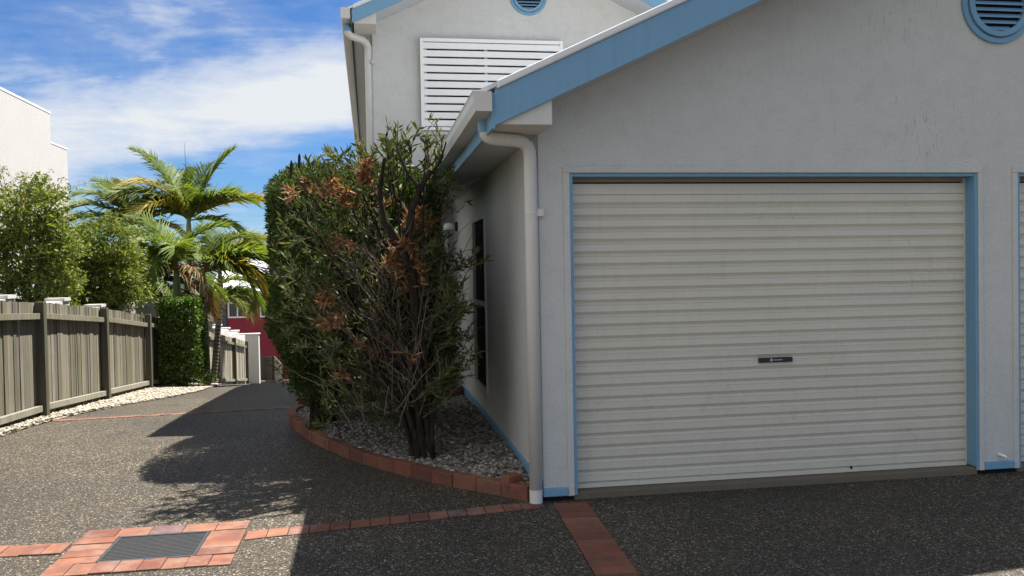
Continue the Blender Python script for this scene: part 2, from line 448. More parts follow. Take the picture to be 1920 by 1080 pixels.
# plinth strips
for a, b in ((XL - .006, D[0][0] - .046), (D[0][1] + .039, D[1][0] - .046), (D[1][1] + .039, XRT + .006)):
    mb = MB(); mb.box(a, b, YF - .022, YF + .03, .016, .074); mb.build('plinth', M['blue'], g, bevel=.006)
mb = MB(); mb.box(XL - .016, XL + .02, YF + .031, 11.6, .03, .125); mb.build('plinth', M['blue'], g, bevel=.006)
for a, b in D:
    mb = MB(); mb.box(a, b, YF + .012, YF + .5, -.3, .030); mb.build('sill', M['concrete'], g, bevel=.008)
# door frames
YD = YF + .105
for a, b in D:
    mb = MB(); mb.box(a, a + .024, YF + .006, YD + .06, .042, ZD - .024); mb.box(b - .026, b, YF + .006, YD + .06, .042, ZD - .024)
    mb.box(a, b, YF + .006, YD + .03, ZD - .024, ZD)
    mb.box(a + .001, a + .022, YF + .0, YF + .0055, .014, ZD - .001); mb.box(b - .022, b - .001, YF + .0, YF + .0055, .014, ZD - .001)
    mb.build('door_frame', M['blue'], g)
for a, b in D:
    mb = MB(); mb.box(a + .03, b - .03, YD + .022, YD + .06, 2.165, ZD - .025)
    mb.build('lintel_board', M['door_dark'], g)
mb = MB()
mb.box(XL + .2, XRT - .2, YD + .9, YD + 1.0, .0, 2.6)
mb.build('inner_lining', M['dark'], g)
# roller door
def roller_profile():
    pr = [(.055, 2.160), (.006, 2.152), (.002, 2.10), (0, 2.079), (.010, 2.078), (.010, 2.072), (0, 2.071)]
    z = 2.023; k = 0
    pitch = .0847
    while z > .15:
        pr += [(0, z), (.002, z - .001), (.020, z - .024), (.020, z - .026), (.002, z - .0365), (-.0022, z - .0385), (0, z - .041)]
        if k == 12: pr += [(0, z - .052), (.003, z - .053), (.003, z - .055), (-.001, z - .057)]
        z -= pitch; k += 1
    pr += [(0, z), (.004, z - .001), (.0145, z - .010), (.0145, z - .016), (0, z - .026), (0, .062), (-.012, .060), (-.012, .034), (.03, .034)]
    return pr
pr = roller_profile(); a, b = D[0]
v = []; f = []
nx = 5
for (dy, z) in pr:
    for i in range(nx): v.append((lerp(a + .026, b - .032, i / (nx - 1)), YD + dy + .0015 * math.sin(i * 2.3 + z * 5), z))
for j in range(len(pr) - 1):
    for i in range(nx - 1):
        k = j * nx + i; f.append((k, k + nx, k + nx + 1, k + 1))
rd = mesh_obj('roller_door', v, f, M['door'], g)
mb = MB(); mb.box(2.753, 3.012, YD - .016, YD + .004, .862, .897)
mb.build('lock_handle', M['black'], rd, bevel=.003)
mb = MB()
n = 14
mb.add([(2.846 + .009 * math.cos(2 * PI * i / n), YD - .0175, .8805 + .0115 * math.sin(2 * PI * i / n)) for i in range(n)], [tuple(range(n))])
x = 2.862
for i, w in enumerate((.006, .005, .007, .006, .005, .006, .007, .005, .006)):
    mb.add([(x, YD - .0175, .8765), (x + w, YD - .0175, .8765), (x + w, YD - .0175, .8830), (x, YD - .0175, .8830)], [(0, 1, 2, 3)]); x += w + .0018
mb.build('maker_mark', M['mark'], rd)
mb = MB()
mb.box(b - .0315, b - .0265, YD - .006, YD + .045, .042, 2.19); mb.build('guide_channel', M['gutter'], rd)
mb = MB(); mb.box(a + .0245, a + .0255, YD - .006, YD + .045, .042, 2.19); mb.build('guide_channel', M['gutter'], rd)
mb = MB(); mb.add([(3.452, YD - .0145, .058), (3.470, YD - .0145, .054), (3.474, YD - .0145, .078), (3.458, YD - .0145, .080)], [(0, 1, 2, 3)])
sm = mb.build('scuff_mark', M['black'], None)
rd2 = copy_tree(rd, (D[1][0] - D[0][0], 0, 0), g)
sm.parent = rd; sm.location = Vector((0, 0, 0)) - world_loc(rd)
# small white outlet elbow low on the pier
mb = MB(); mb.tube([(4.60, YF + .01, .122), (4.60, YF - .03, .122), (4.615, YF - .045, .118), (4.628, YF - .05, .100)], .011, 10)
mb.build('outlet_pipe', M['white'], g, smooth=True)
# gable vent
def gable_vent(parent, cx, cz, r, y, nsl):
    mb = MB(); mb.ring(cx, cz, r * .86, r, y - .022, y + .02); mb.ring(cx, cz, r * .70, r * .845, y - .040, y + .02)
    vo = mb.build('gable_vent', M['blue'], parent, bevel=.004)
    mb = MB(); ri = r * .71
    for i in range(nsl):
        z = cz - ri + (i + .5) * 2 * ri / nsl; hw = math.sqrt(max(0, ri ** 2 - (z - cz) ** 2))
        if hw < .03: continue
        hh = ri / nsl
        mb.hexa([(cx - hw, y - .030, z - hh * .55), (cx + hw, y - .030, z - hh * .55), (cx + hw, y + .008, z + hh * .95), (cx - hw, y + .008, z + hh * .95),
                 (cx - hw, y - .030, z - hh * .25 + hh * .2), (cx + hw, y - .030, z - hh * .25 + hh * .2), (cx + hw, y + .008, z + hh * 1.3), (cx - hw, y + .008, z + hh * 1.3)])
    mb.build('louvre_slats', M['blue'], vo)
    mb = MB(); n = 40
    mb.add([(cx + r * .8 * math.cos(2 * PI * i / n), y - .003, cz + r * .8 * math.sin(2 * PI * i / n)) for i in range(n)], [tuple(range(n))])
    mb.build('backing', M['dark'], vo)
gable_vent(g, 4.608, 3.458, .292, YF, 9)
# roof, barge, cap, gutters
YR = 11.05
for sgn in (0, 1):
    mb = MB()
    X = (lambda x: x) if not sgn else (lambda x: 2 * XM - x)
    pts = [(X(.70), zb(.70) + .262), (X(XM), ZAP + .262), (X(XM), ZAP + .235), (X(.70), zb(.70) + .235)]
    if sgn: pts = pts[::-1]
    mb.prism(pts, 'y', YV - .01, YR)
    mb.build('roof', M['roof'], g)
for sgn in (0, 1):
    mb = MB()
    X = (lambda x: x) if not sgn else (lambda x: 2 * XM - x)
    for pts, y0, y1 in (([(X(.785), zb(.785)), (X(XM), ZAP), (X(XM), ZAP + .215), (X(.785), zb(.785) + .215)], YV, YV + .025),):
        mb.prism(pts if not sgn else pts[::-1], 'y', y0, y1)
    mb.build('barge_board', M['blue'], g, bevel=.002)
for sgn in (0, 1):
    mb = MB()
    X = (lambda x: x) if not sgn else (lambda x: 2 * XM - x)
    pts = [(X(.80), zb(.80) + .217), (X(XM), ZAP + .217), (X(XM), ZAP + .268), (X(.80), zb(.80) + .268)]
    mb.prism(pts if not sgn else pts[::-1], 'y', YV - .016, YV + .10)
    mb.build('roof_cap', M['cap'], g, bevel=.012)
ze = 2.478
for sgn in (0, 1):
    mb = MB()
    X = (lambda x: x) if not sgn else (lambda x: 2 * XM - x)
    # raked soffit strip and level eave soffit
    pts = [(X(XL + .01), zb(XL) + .02), (X(XM), ZAP + .02), (X(XM), ZAP + .034), (X(XL + .01), zb(XL) + .034)]
    mb.prism(pts if not sgn else pts[::-1], 'y', YV + .03, YF - .002)
    pts = [(X(.790), ze), (X(XL - .004), ze), (X(XL - .004), ze + .02), (X(.790), ze + .02)]
    mb.prism(pts if not sgn else pts[::-1], 'y', YF + .0, 11.0 if not sgn else YR)
    mb.build('soffit', M['soffit'], g)
for sgn in (0, 1):
    mb = MB()
    X = (lambda x: x) if not sgn else (lambda x: 2 * XM - x)
    pts = [(X(.80), zb(.80) + .02), (X(.80), ze - .008), (X(1.152), ze - .008), (X(1.152), zb(1.152) + .012)]
    mb.prism(pts[::-1] if not sgn else pts, 'y', YV + .028, YF - .004)
    mb.build('eave_box', M['gutter'], g, bevel=.003)
for sgn in (0, 1):
    mb = MB()
    xa, xb = (.765, .787) if not sgn else (2 * XM - .787, 2 * XM - .765)
    mb.box(xa, xb, YV + .004, 10.6, 2.438, 2.66)
    mb.build('fascia', M['blue'], g, bevel=.002)
def gutter(parent, x0, zt, y0, y1, w=.118, h=.125, flip=1):
    """ogee-ish gutter: outer face leaning, closed end cap, open top"""
    t = .005
    P = lambda u, z: (x0 + flip * u, z)
    outer = [P(0, zt), P(.006, zt - .012), P(.004, zt - h * .55), P(.018, zt - h), P(w, zt - h), P(w, zt - .005)]
    inner = [P(w - t, zt - .005), P(w - t, zt - h + t), P(.021, zt - h + t), P(.009, zt - h * .55), P(.011, zt - .012), P(.012, zt)]
    poly = outer + inner
    mb = MB(); mb.prism(poly if flip < 0 else poly, 'y', y0, y1)
    cap = outer
    mb.prism(cap, 'y', y0 - .004, y0 - .0005)
    mb.prism(cap, 'y', y1 + .0005, y1 + .004)
    return mb.build('gutter', M['gutter'], parent)
gutter(g, .645, 2.665, YV - .03, 10.62)
gutter(g, 2 * XM - .645, 2.665, YV - .03, 10.62, flip=-1)
# downpipe at the corner
px, py = 1.082, 5.735
pts = [(.762, 5.60, 2.535), (.762, 5.60, 2.485), (.766, 5.603, 2.46), (.780, 5.61, 2.438), (.805, 5.62, 2.428), (.98, 5.685, 2.424), (1.03, 5.712, 2.416), (1.065, 5.730, 2.392), (1.080, 5.735, 2.35), (px, py, 2.30), (px, py, -.02)]
mb = MB(); mb.tube(pts, .0435, 20)
dp = mb.build('downpipe', M['pipe'], g, smooth=True)
mb = MB(); mb.tube([(.762, 5.60, 2.545), (.762, 5.60, 2.462)], .0475, 20); mb.build('outlet_collar', M['blue'], dp, smooth=False)
mb = MB(); mb.tube([(px, py, .068), (px, py, .074)], .0452, 20); mb.tube([(px, py, -.015), (px, py, .067)], .0448, 20); mb.build('foot_socket', M['pipe'], dp)
mb = MB(); mb.tube([(px, py, 1.935), (px, py, 1.95)], .0460, 20); mb.box(px + .040, px + .085, py - .02, py + .015, 1.922, 1.972); mb.build('bracket', M['pipe'], dp, bevel=.003)
# side window
wf = MB()
for y0, y1, z0, z1 in ((WY0, WY0 + .045, WZ0, WZ1), (WY1 - .045, WY1, WZ0, WZ1), (WY0 + .045, WY1 - .045, WZ0, WZ0 + .045), (WY0 + .045, WY1 - .045, WZ1 - .045, WZ1), (WY0 + .045, WY1 - .045, 1.20, 1.245)):
    wf.box(XL - .018, XL + .05, y0, y1, z0, z1)
w = wf.build('window', M['frame'], g)
mb = MB(); mb.box(XL + .012, XL + .02, WY0 + .045, WY1 - .045, WZ0 + .045, 1.20); mb.box(XL + .012, XL + .02, WY0 + .045, WY1 - .045, 1.245, WZ1 - .045); mb.build('pane', M['screen'], w)
mb = MB(); mb.box(XL - .004, XL - .0005, WY0 - .02, WY1 + .02, WZ0 - .05, WZ0); mb.build('window_sill', M['wall'], w)
# wall lamp
mb = MB(); yl, zl = 11.2, 2.165
prof = [(0, .00), (.05, -.01), (.075, -.04), (.085, -.085), (.08, -.09)]
mb.box(XL - .03, XL - .001, yl - .045, yl + .045, zl - .09, zl + .03)
wl = mb.build('wall_lamp', M['black'], g)
mb = MB(); n = 14; vs = []; fs = []
for r, dz in ((.004, .02), (.05, .012), (.078, -.02), (.088, -.07), (.075, -.072)):
    vs += [(XL - .115 + r * math.cos(2 * PI * k / n), yl + r * math.sin(2 * PI * k / n), zl + dz) for k in range(n)]
for j in range(4):
    for k in range(n): fs.append((j * n + k, j * n + (k + 1) % n, (j + 1) * n + (k + 1) % n, (j + 1) * n + k))
mb.add(vs, fs); mb.build('lamp_shade', M['white'], wl, smooth=True)

# ------------------------------------------------------------------ two storey house behind
UY = 11.1; UX0, UX1 = .10, 4.05; UM = 2.075; UV = 10.6
h = thing('townhouse', 'two storey grey gabled house with white louvred screen behind the garage', 'house', (UM, UY, -.1))
def zu(x): return 4.562 + SL * (min(x, 2 * UM - x) + .14)
mb = MB()
YE = 25.5
mb.prism([(UX0, 2.62), (UX1, 2.62), (UX1, zu(UX1) + .03), (UM, zu(UM) + .03), (UX0, zu(UX0) + .03)], 'y', UY, UY + .2)
mb.box(UX0, UX0 + .2, UY + .2, YE, -3.2, zu(UX0) - .0); mb.box(UX1 - .2, UX1, UY + .2, YE, 2.62, zu(UX0))
mb.box(UX0 + .2, XL - .002, YB + .0, YB + .2, -.4, 2.60); mb.box(UX0 + .2, UX1 - .2, YE - .2, YE, -3.2, zu(UX0))
mb.build('wall', M['wall_upper'], h)
mb = MB(); mb.box(UX0, XL + .3, UY, YB + .2, 2.605, 2.619); mb.build('porch_soffit', M['soffit'], h)
for sgn in (0, 1):
    mb = MB()
    X = (lambda x: x) if not sgn else (lambda x: 2 * UM - x)
    pts = [(X(-.20), zu(-.20) + .20), (X(UM), zu(UM) + .20), (X(UM), zu(UM) + .175), (X(-.20), zu(-.20) + .175)]
    mb.prism(pts if not sgn else pts[::-1], 'y', UV - .01, YE + .4)
    mb.build('roof', M['roof'], h)
for sgn in (0, 1):
    mb = MB()
    X = (lambda x: x) if not sgn else (lambda x: 2 * UM - x)
    pts = [(X(-.14), zu(-.14)), (X(UM), zu(UM)), (X(UM), zu(UM) + .158), (X(-.14), zu(-.14) + .158)]
    mb.prism(pts if not sgn else pts[::-1], 'y', UV, UV + .025)
    mb.build('barge_board', M['blue'], h)
for sgn in (0, 1):
    mb = MB()
    X = (lambda x: x) if not sgn else (lambda x: 2 * UM - x)
    pts = [(X(-.13), zu(-.13) + .160), (X(UM), zu(UM) + .160), (X(UM), zu(UM) + .205), (X(-.13), zu(-.13) + .205)]
    mb.prism(pts if not sgn else pts[::-1], 'y', UV - .016, UV + .1)
    mb.build('roof_cap', M['cap'], h, bevel=.01)
zes = 4.563
for sgn in (0, 1):
    mb = MB()
    X = (lambda x: x) if not sgn else (lambda x: 2 * UM - x)
    pts = [(X(UX0 + .01), zu(UX0) + .02), (X(UM), zu(UM) + .02), (X(UM), zu(UM) + .034), (X(UX0 + .01), zu(UX0) + .034)]
    mb.prism(pts if not sgn else pts[::-1], 'y', UV + .03, UY - .002)
    pts = [(X(-.135), zes + .012), (X(UX0 - .003), zes + .012), (X(UX0 - .003), zes + .03), (X(-.135), zes + .03)]
    mb.prism(pts if not sgn else pts[::-1], 'y', UY, YE)
    mb.build('soffit', M['soffit'], h)
for sgn in (0, 1):
    mb = MB()
    X = (lambda x: x) if not sgn else (lambda x: 2 * UM - x)
    pts = [(X(-.12), zu(-.12) + .015), (X(-.12), zes - .004), (X(UX0 + .045), zes - .004), (X(UX0 + .045), zu(UX0 + .045) + .012)]
    mb.prism(pts[::-1] if not sgn else pts, 'y', UV + .028, UY - .004)
    mb.build('eave_box', M['gutter'], h)
for xa in (-.16, 2 * UM + .138):
    mb = MB(); mb.box(xa, xa + .022, UV + .004, YE + .3, 4.555, 4.74); mb.build('fascia', M['bluegrey'], h)
gutter(h, -.28, 4.735, UV - .02, YE + .35, w=.118, h=.13)
gutter(h, 2 * UM + .28, 4.735, UV - .02, YE + .35, w=.118, h=.13, flip=-1)
pts = [(-.205, 10.85, 4.61), (-.205, 10.85, 4.54), (-.195, 10.86, 4.50), (-.16, 10.89, 4.475), (-.02, 11.0, 4.46), (.02, 11.05, 4.44), (.045, 11.10, 4.40), (.045, 11.13, 4.30), (.045, 11.13, -.1)]
mb = MB(); mb.tube(pts, .045, 14); dp = mb.build('downpipe', M['pipe'], h, smooth=True)
mb = MB(); mb.tube([(-.205, 10.85, 4.62), (-.205, 10.85, 4.52)], .048, 14); mb.build('outlet_collar', M['blue'], dp)
mb = MB(); mb.tube([(.045, 11.13, 4.20), (.045, 11.13, 4.216)], .049, 14); mb.box(.08, .12, 11.06, 11.098, 4.185, 4.225); mb.build('bracket', M['pipe'], dp)
gable_vent(h, 2.108, 5.10, .245, UY, 9)
# louvred window screen
lx0, lx1, lz0, lz1 = .690, 2.535, 3.345, 4.505; yl0 = 10.985
mb = MB()
mb.box(lx0, lx0 + .042, yl0, yl0 + .05, lz0, lz1); mb.box(lx1 - .042, lx1, yl0, yl0 + .05, lz0, lz1)
mb.box(lx0 + .042, lx1 - .042, yl0, yl0 + .05, lz1 - .045, lz1); mb.box(lx0 + .042, lx1 - .042, yl0, yl0 + .05, lz0, lz0 + .04)
ls = mb.build('louvre_screen', M['white'], h, bevel=.003)
mb = MB(); ns = 11; z0, z1 = lz0 + .04, lz1 - .045; pt = (z1 - z0) / ns
for i in range(ns):
    a_ = z0 + i * pt + .0115; mb.box(lx0 + .0425, lx1 - .0425, yl0 + .006, yl0 + .032, a_, a_ + pt - .023)
mb.build('slats', M['white'], ls)
mb = MB()
for x in (lx0 + .06, 1.53, lx1 - .06):
    mb = MB(); mb.box(x - .02 if x > 1 else x - .015, x + .02, yl0 + .034, yl0 + .06, lz0 + .041, lz1 - .046); mb.build('upright', M['frame'], ls)
mb = MB(); mb.box(lx0 + .07, lx1 - .07, UY - .012, UY - .002, lz0 + .08, lz1 - .06); mb.build('window_pane', M['glass'], ls)
mb = MB(); mb.box(lx0 + .03, lx1 - .03, UY - .09, UY - .001, lz0 - .05, lz0 - .012); mb.build('window_sill', M['wall_upper'], h)
# recessed entry door with lattice security screen
ex0, ex1, ez1 = .30, 1.10, 2.09; ey = YB - .03
mb = MB(); mb.box(ex0, ex0 + .06, ey, ey + .028, .12, ez1); mb.box(ex1 - .06, ex1, ey, ey + .028, .12, ez1); mb.box(ex0 + .06, ex1 - .06, ey, ey + .028, ez1 - .13, ez1); mb.box(ex0 + .06, ex1 - .06, ey, ey + .028, .12, .3)
sd = mb.build('screen_door', M['white'], h)
mb = MB(); mb.box(ex0 + .06, ex1 - .06, ey + .016, ey + .026, .3, ez1 - .13); mb.build('mesh', M['glass'], sd)
mb = MB()
for s in (-1, 1):
    for k in np.arange(-1.2, 2.2, .12):
        za = .3; zb_ = ez1 - .13; H_ = zb_ - za
        # diagonal bars clipped to the opening
        for i in range(20):
            t0, t1 = i / 20, (i + 1) / 20
            xa = ex0 + k + s * t0 * H_ * .8 + (0 if s > 0 else .8); xb = ex0 + k + s * t1 * H_ * .8 + (0 if s > 0 else .8)
            if min(xa, xb) > ex0 + .06 and max(xa, xb) < ex1 - .06:
                mb.tube([(xa, ey + .008 + s * .003, za + t0 * H_), (xb, ey + .008 + s * .003, za + t1 * H_)], .005, 4, False)
mb.build('lattice', M['white'], sd)

# ------------------------------------------------------------------ pebbles and garden bed
def ico(sub):
    t = (1 + 5 ** .5) / 2
    v = [(-1, t, 0), (1, t, 0), (-1, -t, 0), (1, -t, 0), (0, -1, t), (0, 1, t), (0, -1, -t), (0, 1, -t), (t, 0, -1), (t, 0, 1), (-t, 0, -1), (-t, 0, 1)]
    f = [(0, 11, 5), (0, 5, 1), (0, 1, 7), (0, 7, 10), (0, 10, 11), (1, 5, 9), (5, 11, 4), (11, 10, 2), (10, 7, 6), (7, 1, 8), (3, 9, 4), (3, 4, 2), (3, 2, 6), (3, 6, 8), (3, 8, 9), (4, 9, 5), (2, 4, 11), (6, 2, 10), (8, 6, 7), (9, 8, 1)]
    v = [np.array(p) / np.linalg.norm(p) for p in v]
    for _ in range(sub):
        nf = []; cache = {}
        def mid(a, b):
            k = (min(a, b), max(a, b))
            if k not in cache:
                p = v[a] + v[b]; v.append(p / np.linalg.norm(p)); cache[k] = len(v) - 1
            return cache[k]
        for a, b, c in f:
            x, y, z = mid(a, b), mid(b, c), mid(c, a); nf += [(a, x, z), (b, y, x), (c, z, y), (x, y, z)]
        f = nf
    return np.array(v), np.array(f)

def in_poly(pts, poly):
    x, y = pts[:, 0], pts[:, 1]; inside = np.zeros(len(pts), bool); n = len(poly); j = n - 1
    for i in range(n):
        xi, yi = poly[i]; xj, yj = poly[j]
        c = ((yi > y) != (yj > y)) & (x < (xj - xi) * (y - yi) / (yj - yi + 1e-12) + xi)
        inside ^= c; j = i
    return inside

def pebbles(name, poly, zf, size, density, m, sub=1, layers=1.0):
    P_ = np.array(poly); lo, hi = P_.min(0), P_.max(0)
    n = int(density * np.prod(hi - lo))
    pts = lo + rng.random((n, 2)) * (hi - lo); pts = pts[in_poly(pts, poly)]
    n = len(pts); tv, tf = ico(sub)
    z = np.array([zf(p[0], p[1]) for p in pts])
    r = size * (.55 + .75 * rng.random(n) ** 1.6)
    sc = np.stack([r * (1 + .35 * rng.random(n)), r * (.75 + .3 * rng.random(n)), r * (.6 + .25 * rng.random(n))], 1)
    a = rng.random(n) * 2 * PI; ca, sa = np.cos(a), np.sin(a)
    til = (rng.random(n) - .5) * 1.0
    V = tv[None] * sc[:, None] * (1 + .045 * rng.standard_normal((n, len(tv), 1)))
    x = V[..., 0] * np.cos(til)[:, None] - V[..., 2] * np.sin(til)[:, None]; zz = V[..., 0] * np.sin(til)[:, None] + V[..., 2] * np.cos(til)[:, None]
    X = x * ca[:, None] - V[..., 1] * sa[:, None]; Y = x * sa[:, None] + V[..., 1] * ca[:, None]
    W = np.stack([X + pts[:, 0:1], Y + pts[:, 1:2], zz + (z + sc[:, 2] * .2 + rng.random(n) * size * layers * .6)[:, None]], -1).reshape(-1, 3)
    F = (tf[None] + (np.arange(n) * len(tv))[:, None, None]).reshape(-1, 3)
    o = mesh_obj(name, W, F, m, smooth=True)
    return tag(o, kind='stuff')

EDGE = [(1.035, 5.80), (.62, 6.235), (.32, 6.62), (.095, 6.93), (-.16, 7.36), (-.36, 7.79), (-.56, 8.27), (-.71, 8.77), (-.83, 9.20), (-.905, 9.60), (-.90, 9.86), (-.80, 10.08)]
BEDZ = .052
bed = [(p[0] + .06, p[1] + .05) for p in EDGE] + [(1.12, 10.55), (1.12, 5.86)]
def bedz(x, y): return BEDZ + .012 * math.sin(x * 5 + y * 3) - max(0, (y - 8.6)) * .018
mb = MB(); mb.prism(bed[::-1], 'z', -.2, BEDZ - .028); tag(mb.build('garden_bed', M['soil']), kind='structure')
o = pebbles('bed_pebbles', bed, bedz, .0165, 3300, M['pebble'], 1, 1.8)
o['label'] = 'loose white and grey pebbles covering the garden bed beside the garage'; o['category'] = 'pebbles'

def course(line, h0, h1, thick, blen, mbx=None, lean=0):
    """bricks on edge following a polyline (outer bottom line); thickness to the left of travel"""
    mb = mbx or MB()
    pts = [Vector((p[0], p[1])) for p in line]
    # arclength resample
    L = [0]
    for a, b in zip(pts, pts[1:]): L.append(L[-1] + (b - a).length)
    def at(s):
        s = min(max(s, 0), L[-1] - 1e-6)
        for i in range(len(pts) - 1):
            if s <= L[i + 1]: return pts[i].lerp(pts[i + 1], (s - L[i]) / (L[i + 1] - L[i]))
    n = max(1, round(L[-1] / blen))
    for i in range(n):
        s0, s1 = L[-1] * i / n + .003, L[-1] * (i + 1) / n - .003
        a, b = at(s0), at(s1); d = (b - a).normalized(); nrm = Vector((d.y, -d.x))   # right of travel
        if thick < 0: nrm = -nrm
        t = abs(thick); dz = random.uniform(-.004, .004); o_ = nrm * random.uniform(-.004, .004)
        a = a + o_; b = b + o_
        c, e = b + nrm * t, a + nrm * t
        za = h0(a.x, a.y) if callable(h0) else h0
        q = [a, e, c, b]
        mb.hexa([(p.x, p.y, za - .12) for p in q] + [(p.x, p.y, za + h1 + dz + random.uniform(-.002, .002)) for p in q])
    return mb
mb = course(EDGE, -.02, .098, .085, .235)
e1 = mb.build('garden_edging', M['brick_edge'], bevel=.006)
tag(e1, 'low curved red brick edging round the near pebble bed beside the driveway', 'edging')
# raised second bed behind
E2 = [(-.82, 12.2), (-.84, 10.9), (-.845, 10.2)]
mb = course(E2, -.07, .19, -.09, .23)
mb = course([(-.84, 10.16), (.2, 10.32), (1.115, 10.62)], -.05, .085, -.09, .23, mb); 
mb = course([(-.83, 10.175), (.2, 10.335), (1.115, 10.635)], .04, .092, -.09, .23, mb)
tag(mb.build('raised_edging', M['brick_edge'], bevel=.006), 'straight two course red brick edging behind the clipped hedge', 'edging')
bed2 = [(-.74, 10.28), (1.115, 10.74), (1.115, 12.05), (-.74, 12.05)]
mb = MB(); mb.prism(bed2, 'z', -.2, .085); tag(mb.build('raised_bed', M['soil']), kind='structure')
o = pebbles('raised_bed_pebbles', bed2, lambda x, y: .092, .019, 1100, M['pebble'], 0, 1.0)
o['label'] = 'pebbles inside the raised bed behind the clipped hedge'; o['category'] = 'pebbles'
# loose brick
mb = MB(); mb.hexa([(-.075, -.055, 0), (.085, -.045, 0), (.09, .06, 0), (-.07, .055, 0), (-.06, -.045, .085), (.07, -.04, .075), (.08, .05, .07), (-.055, .045, .082)])
lb = mb.build('loose_brick', M['brick_edge'], bevel=.014); lb.location = (.955, 5.985, .05); lb.rotation_euler = (.05, -.06, .5)
tag(lb, 'loose worn brown brick lying on the pebbles next to the downpipe', 'brick')
# teal pot
pot = MB(); n = 18; vs = []; fs = []
pr_ = [(.07, 0), (.10, .08), (.115, .17), (.12, .185), (.105, .185), (.095, .10)]
for r, z in pr_: vs += [(.075 + r * math.cos(2 * PI * k / n), 10.95 + r * math.sin(2 * PI * k / n), .09 + z) for k in range(n)]
for j in range(len(pr_) - 1):
    for k in range(n): fs.append((j * n + k, j * n + (k + 1) % n, (j + 1) * n + (k + 1) % n, (j + 1) * n + k))
pot.add(vs, fs); tag(pot.build('garden_pot', M['teal'], smooth=True), 'small teal glazed pot in the raised bed behind the bush', 'pot')

# white gravel strip along the fence
FX = -3.93
gedge = [(5.5, -3.74), (8.0, -3.74), (9.5, -3.74), (10.4, -3.76), (11.6, -3.67), (12.9, -3.42), (14.2, -3.06), (15.5, -2.86), (17, -2.90), (18.5, -3.12), (20, -3.45), (22, -3.75), (24, -3.82)]
gp = [(x + .03 * math.sin(y * 7.3), y) for y, x in gedge] + [(-4.0, 24), (-4.0, 5.5)]
v = []; 
mbg = MB()
for (y0, x0), (y1, x1) in zip(gedge, gedge[1:]):
    mbg.add([(-3.99, y0, gz(y0) + .006), (x0 - .03, y0, gz(y0) + .006), (x1 - .03, y1, gz(y1) + .006), (-3.99, y1, gz(y1) + .006)], [(0, 1, 2, 3)])
tag(mbg.build('gravel_strip', M['gravel']), kind='structure')
o = pebbles('white_gravel', gp, lambda x, y: gz(y) + .008 + .03 * max(0, min(1, (-3.3 - x) / .6)), .0185, 1500, M['gravel'], 0, 1.3)
o['label'] = 'bright white gravel strip along the foot of the timber fence'; o['category'] = 'gravel'

# ------------------------------------------------------------------ fences
FT = [(5, 1.53), (11.08, 1.285), (13.6, 1.105), (16.1, .875), (18.6, .62), (23.1, .06), (25.7, -.245), (28.3, -.56), (31, -.86)]
def fence(name, label, posts, m_pal, group=None, xf=FX, inset=0, tail=0):
    fo = thing(name, label, 'fence', (xf, posts[0], gz(posts[0])), group)
    for y in posts:
        p = MB(); zt = interp(FT, y) + .005 + random.uniform(-.01, .012)
        l = random.uniform(-.008, .008)
        p.hexa([(xf + .020, y - .05, gz(y) - .3), (xf + .115, y - .05, gz(y) - .3), (xf + .115, y + .05, gz(y) - .3), (xf + .020, y + .05, gz(y) - .3),
                (xf + .020 + l, y - .05, zt), (xf + .115 + l, y - .05, zt), (xf + .115 + l, y + .05, zt), (xf + .020 + l, y + .05, zt)])
        p.build('post', M['post'], fo, bevel=.006)
    spans = list(zip(posts, posts[1:]))
    if tail: spans.append((posts[-1], posts[-1] + tail))
    for y0, y1 in spans:
        r = MB()
        for dz, hh in ((None, .075),):
            a0, a1 = interp(FT, y0) - .135, interp(FT, y1) - .135
            sag = -.01
            r.hexa([(xf + .018, y0 + .052, a0 - .072), (xf + .078, y0 + .052, a0 - .072), (xf + .078, y1 - .052, a1 - .072), (xf + .018, y1 - .052, a1 - .072),
                    (xf + .018, y0 + .052, a0), (xf + .078, y0 + .052, a0), (xf + .078, y1 - .052, a1), (xf + .018, y1 - .052, a1)])
            b0, b1 = gz(y0) + .185, gz(y1) + .185
            r.hexa([(xf + .018, y0 + .052, b0 - .075), (xf + .078, y0 + .052, b0 - .075), (xf + .078, y1 - .052, b1 - .075), (xf + .018, y1 - .052, b1 - .075),
                    (xf + .018, y0 + .052, b0), (xf + .078, y0 + .052, b0), (xf + .078, y1 - .052, b1), (xf + .018, y1 - .052, b1)])
        r.build('rails', M['rail'], fo, bevel=.004)
        pn = MB(); y = y0
        while y < y1 - .02:
            wd = random.uniform(.075, .115); ye = min(y + wd, y1)
            zt0, zt1 = interp(FT, y), interp(FT, ye); j = random.uniform(-.010, .012); dx = random.choice((0, 0, .007, -.004)); gp_ = random.choice((.001, .003, .006, .010))
            if random.random() < .10: gp_ = .024
            xa = xf - .014 + dx; xb = xf + .003 + dx; zb0 = gz(y) - .03
            pn.hexa([(xa, y + gp_, zb0), (xb, y + gp_, zb0), (xb, ye, zb0), (xa, ye, zb0), (xa, y + gp_, zt0 + j), (xb, y + gp_, zt0 + j), (xb, ye, zt1 + j), (xa, ye, zt1 + j)])
            y = ye
        pn.build('paling_panel', m_pal, fo)
    return fo
fence('timber_fence', 'weathered olive grey paling fence along the near left of the driveway', [6.1, 8.58, 11.06, 13.55, 16.05], M['wood'], tail=1.9)
fence('timber_fence', 'silvery paling fence further down the driveway beyond the palms', [18.4, 20.6, 23.05, 25.7, 28.2], M['wood_pale'])
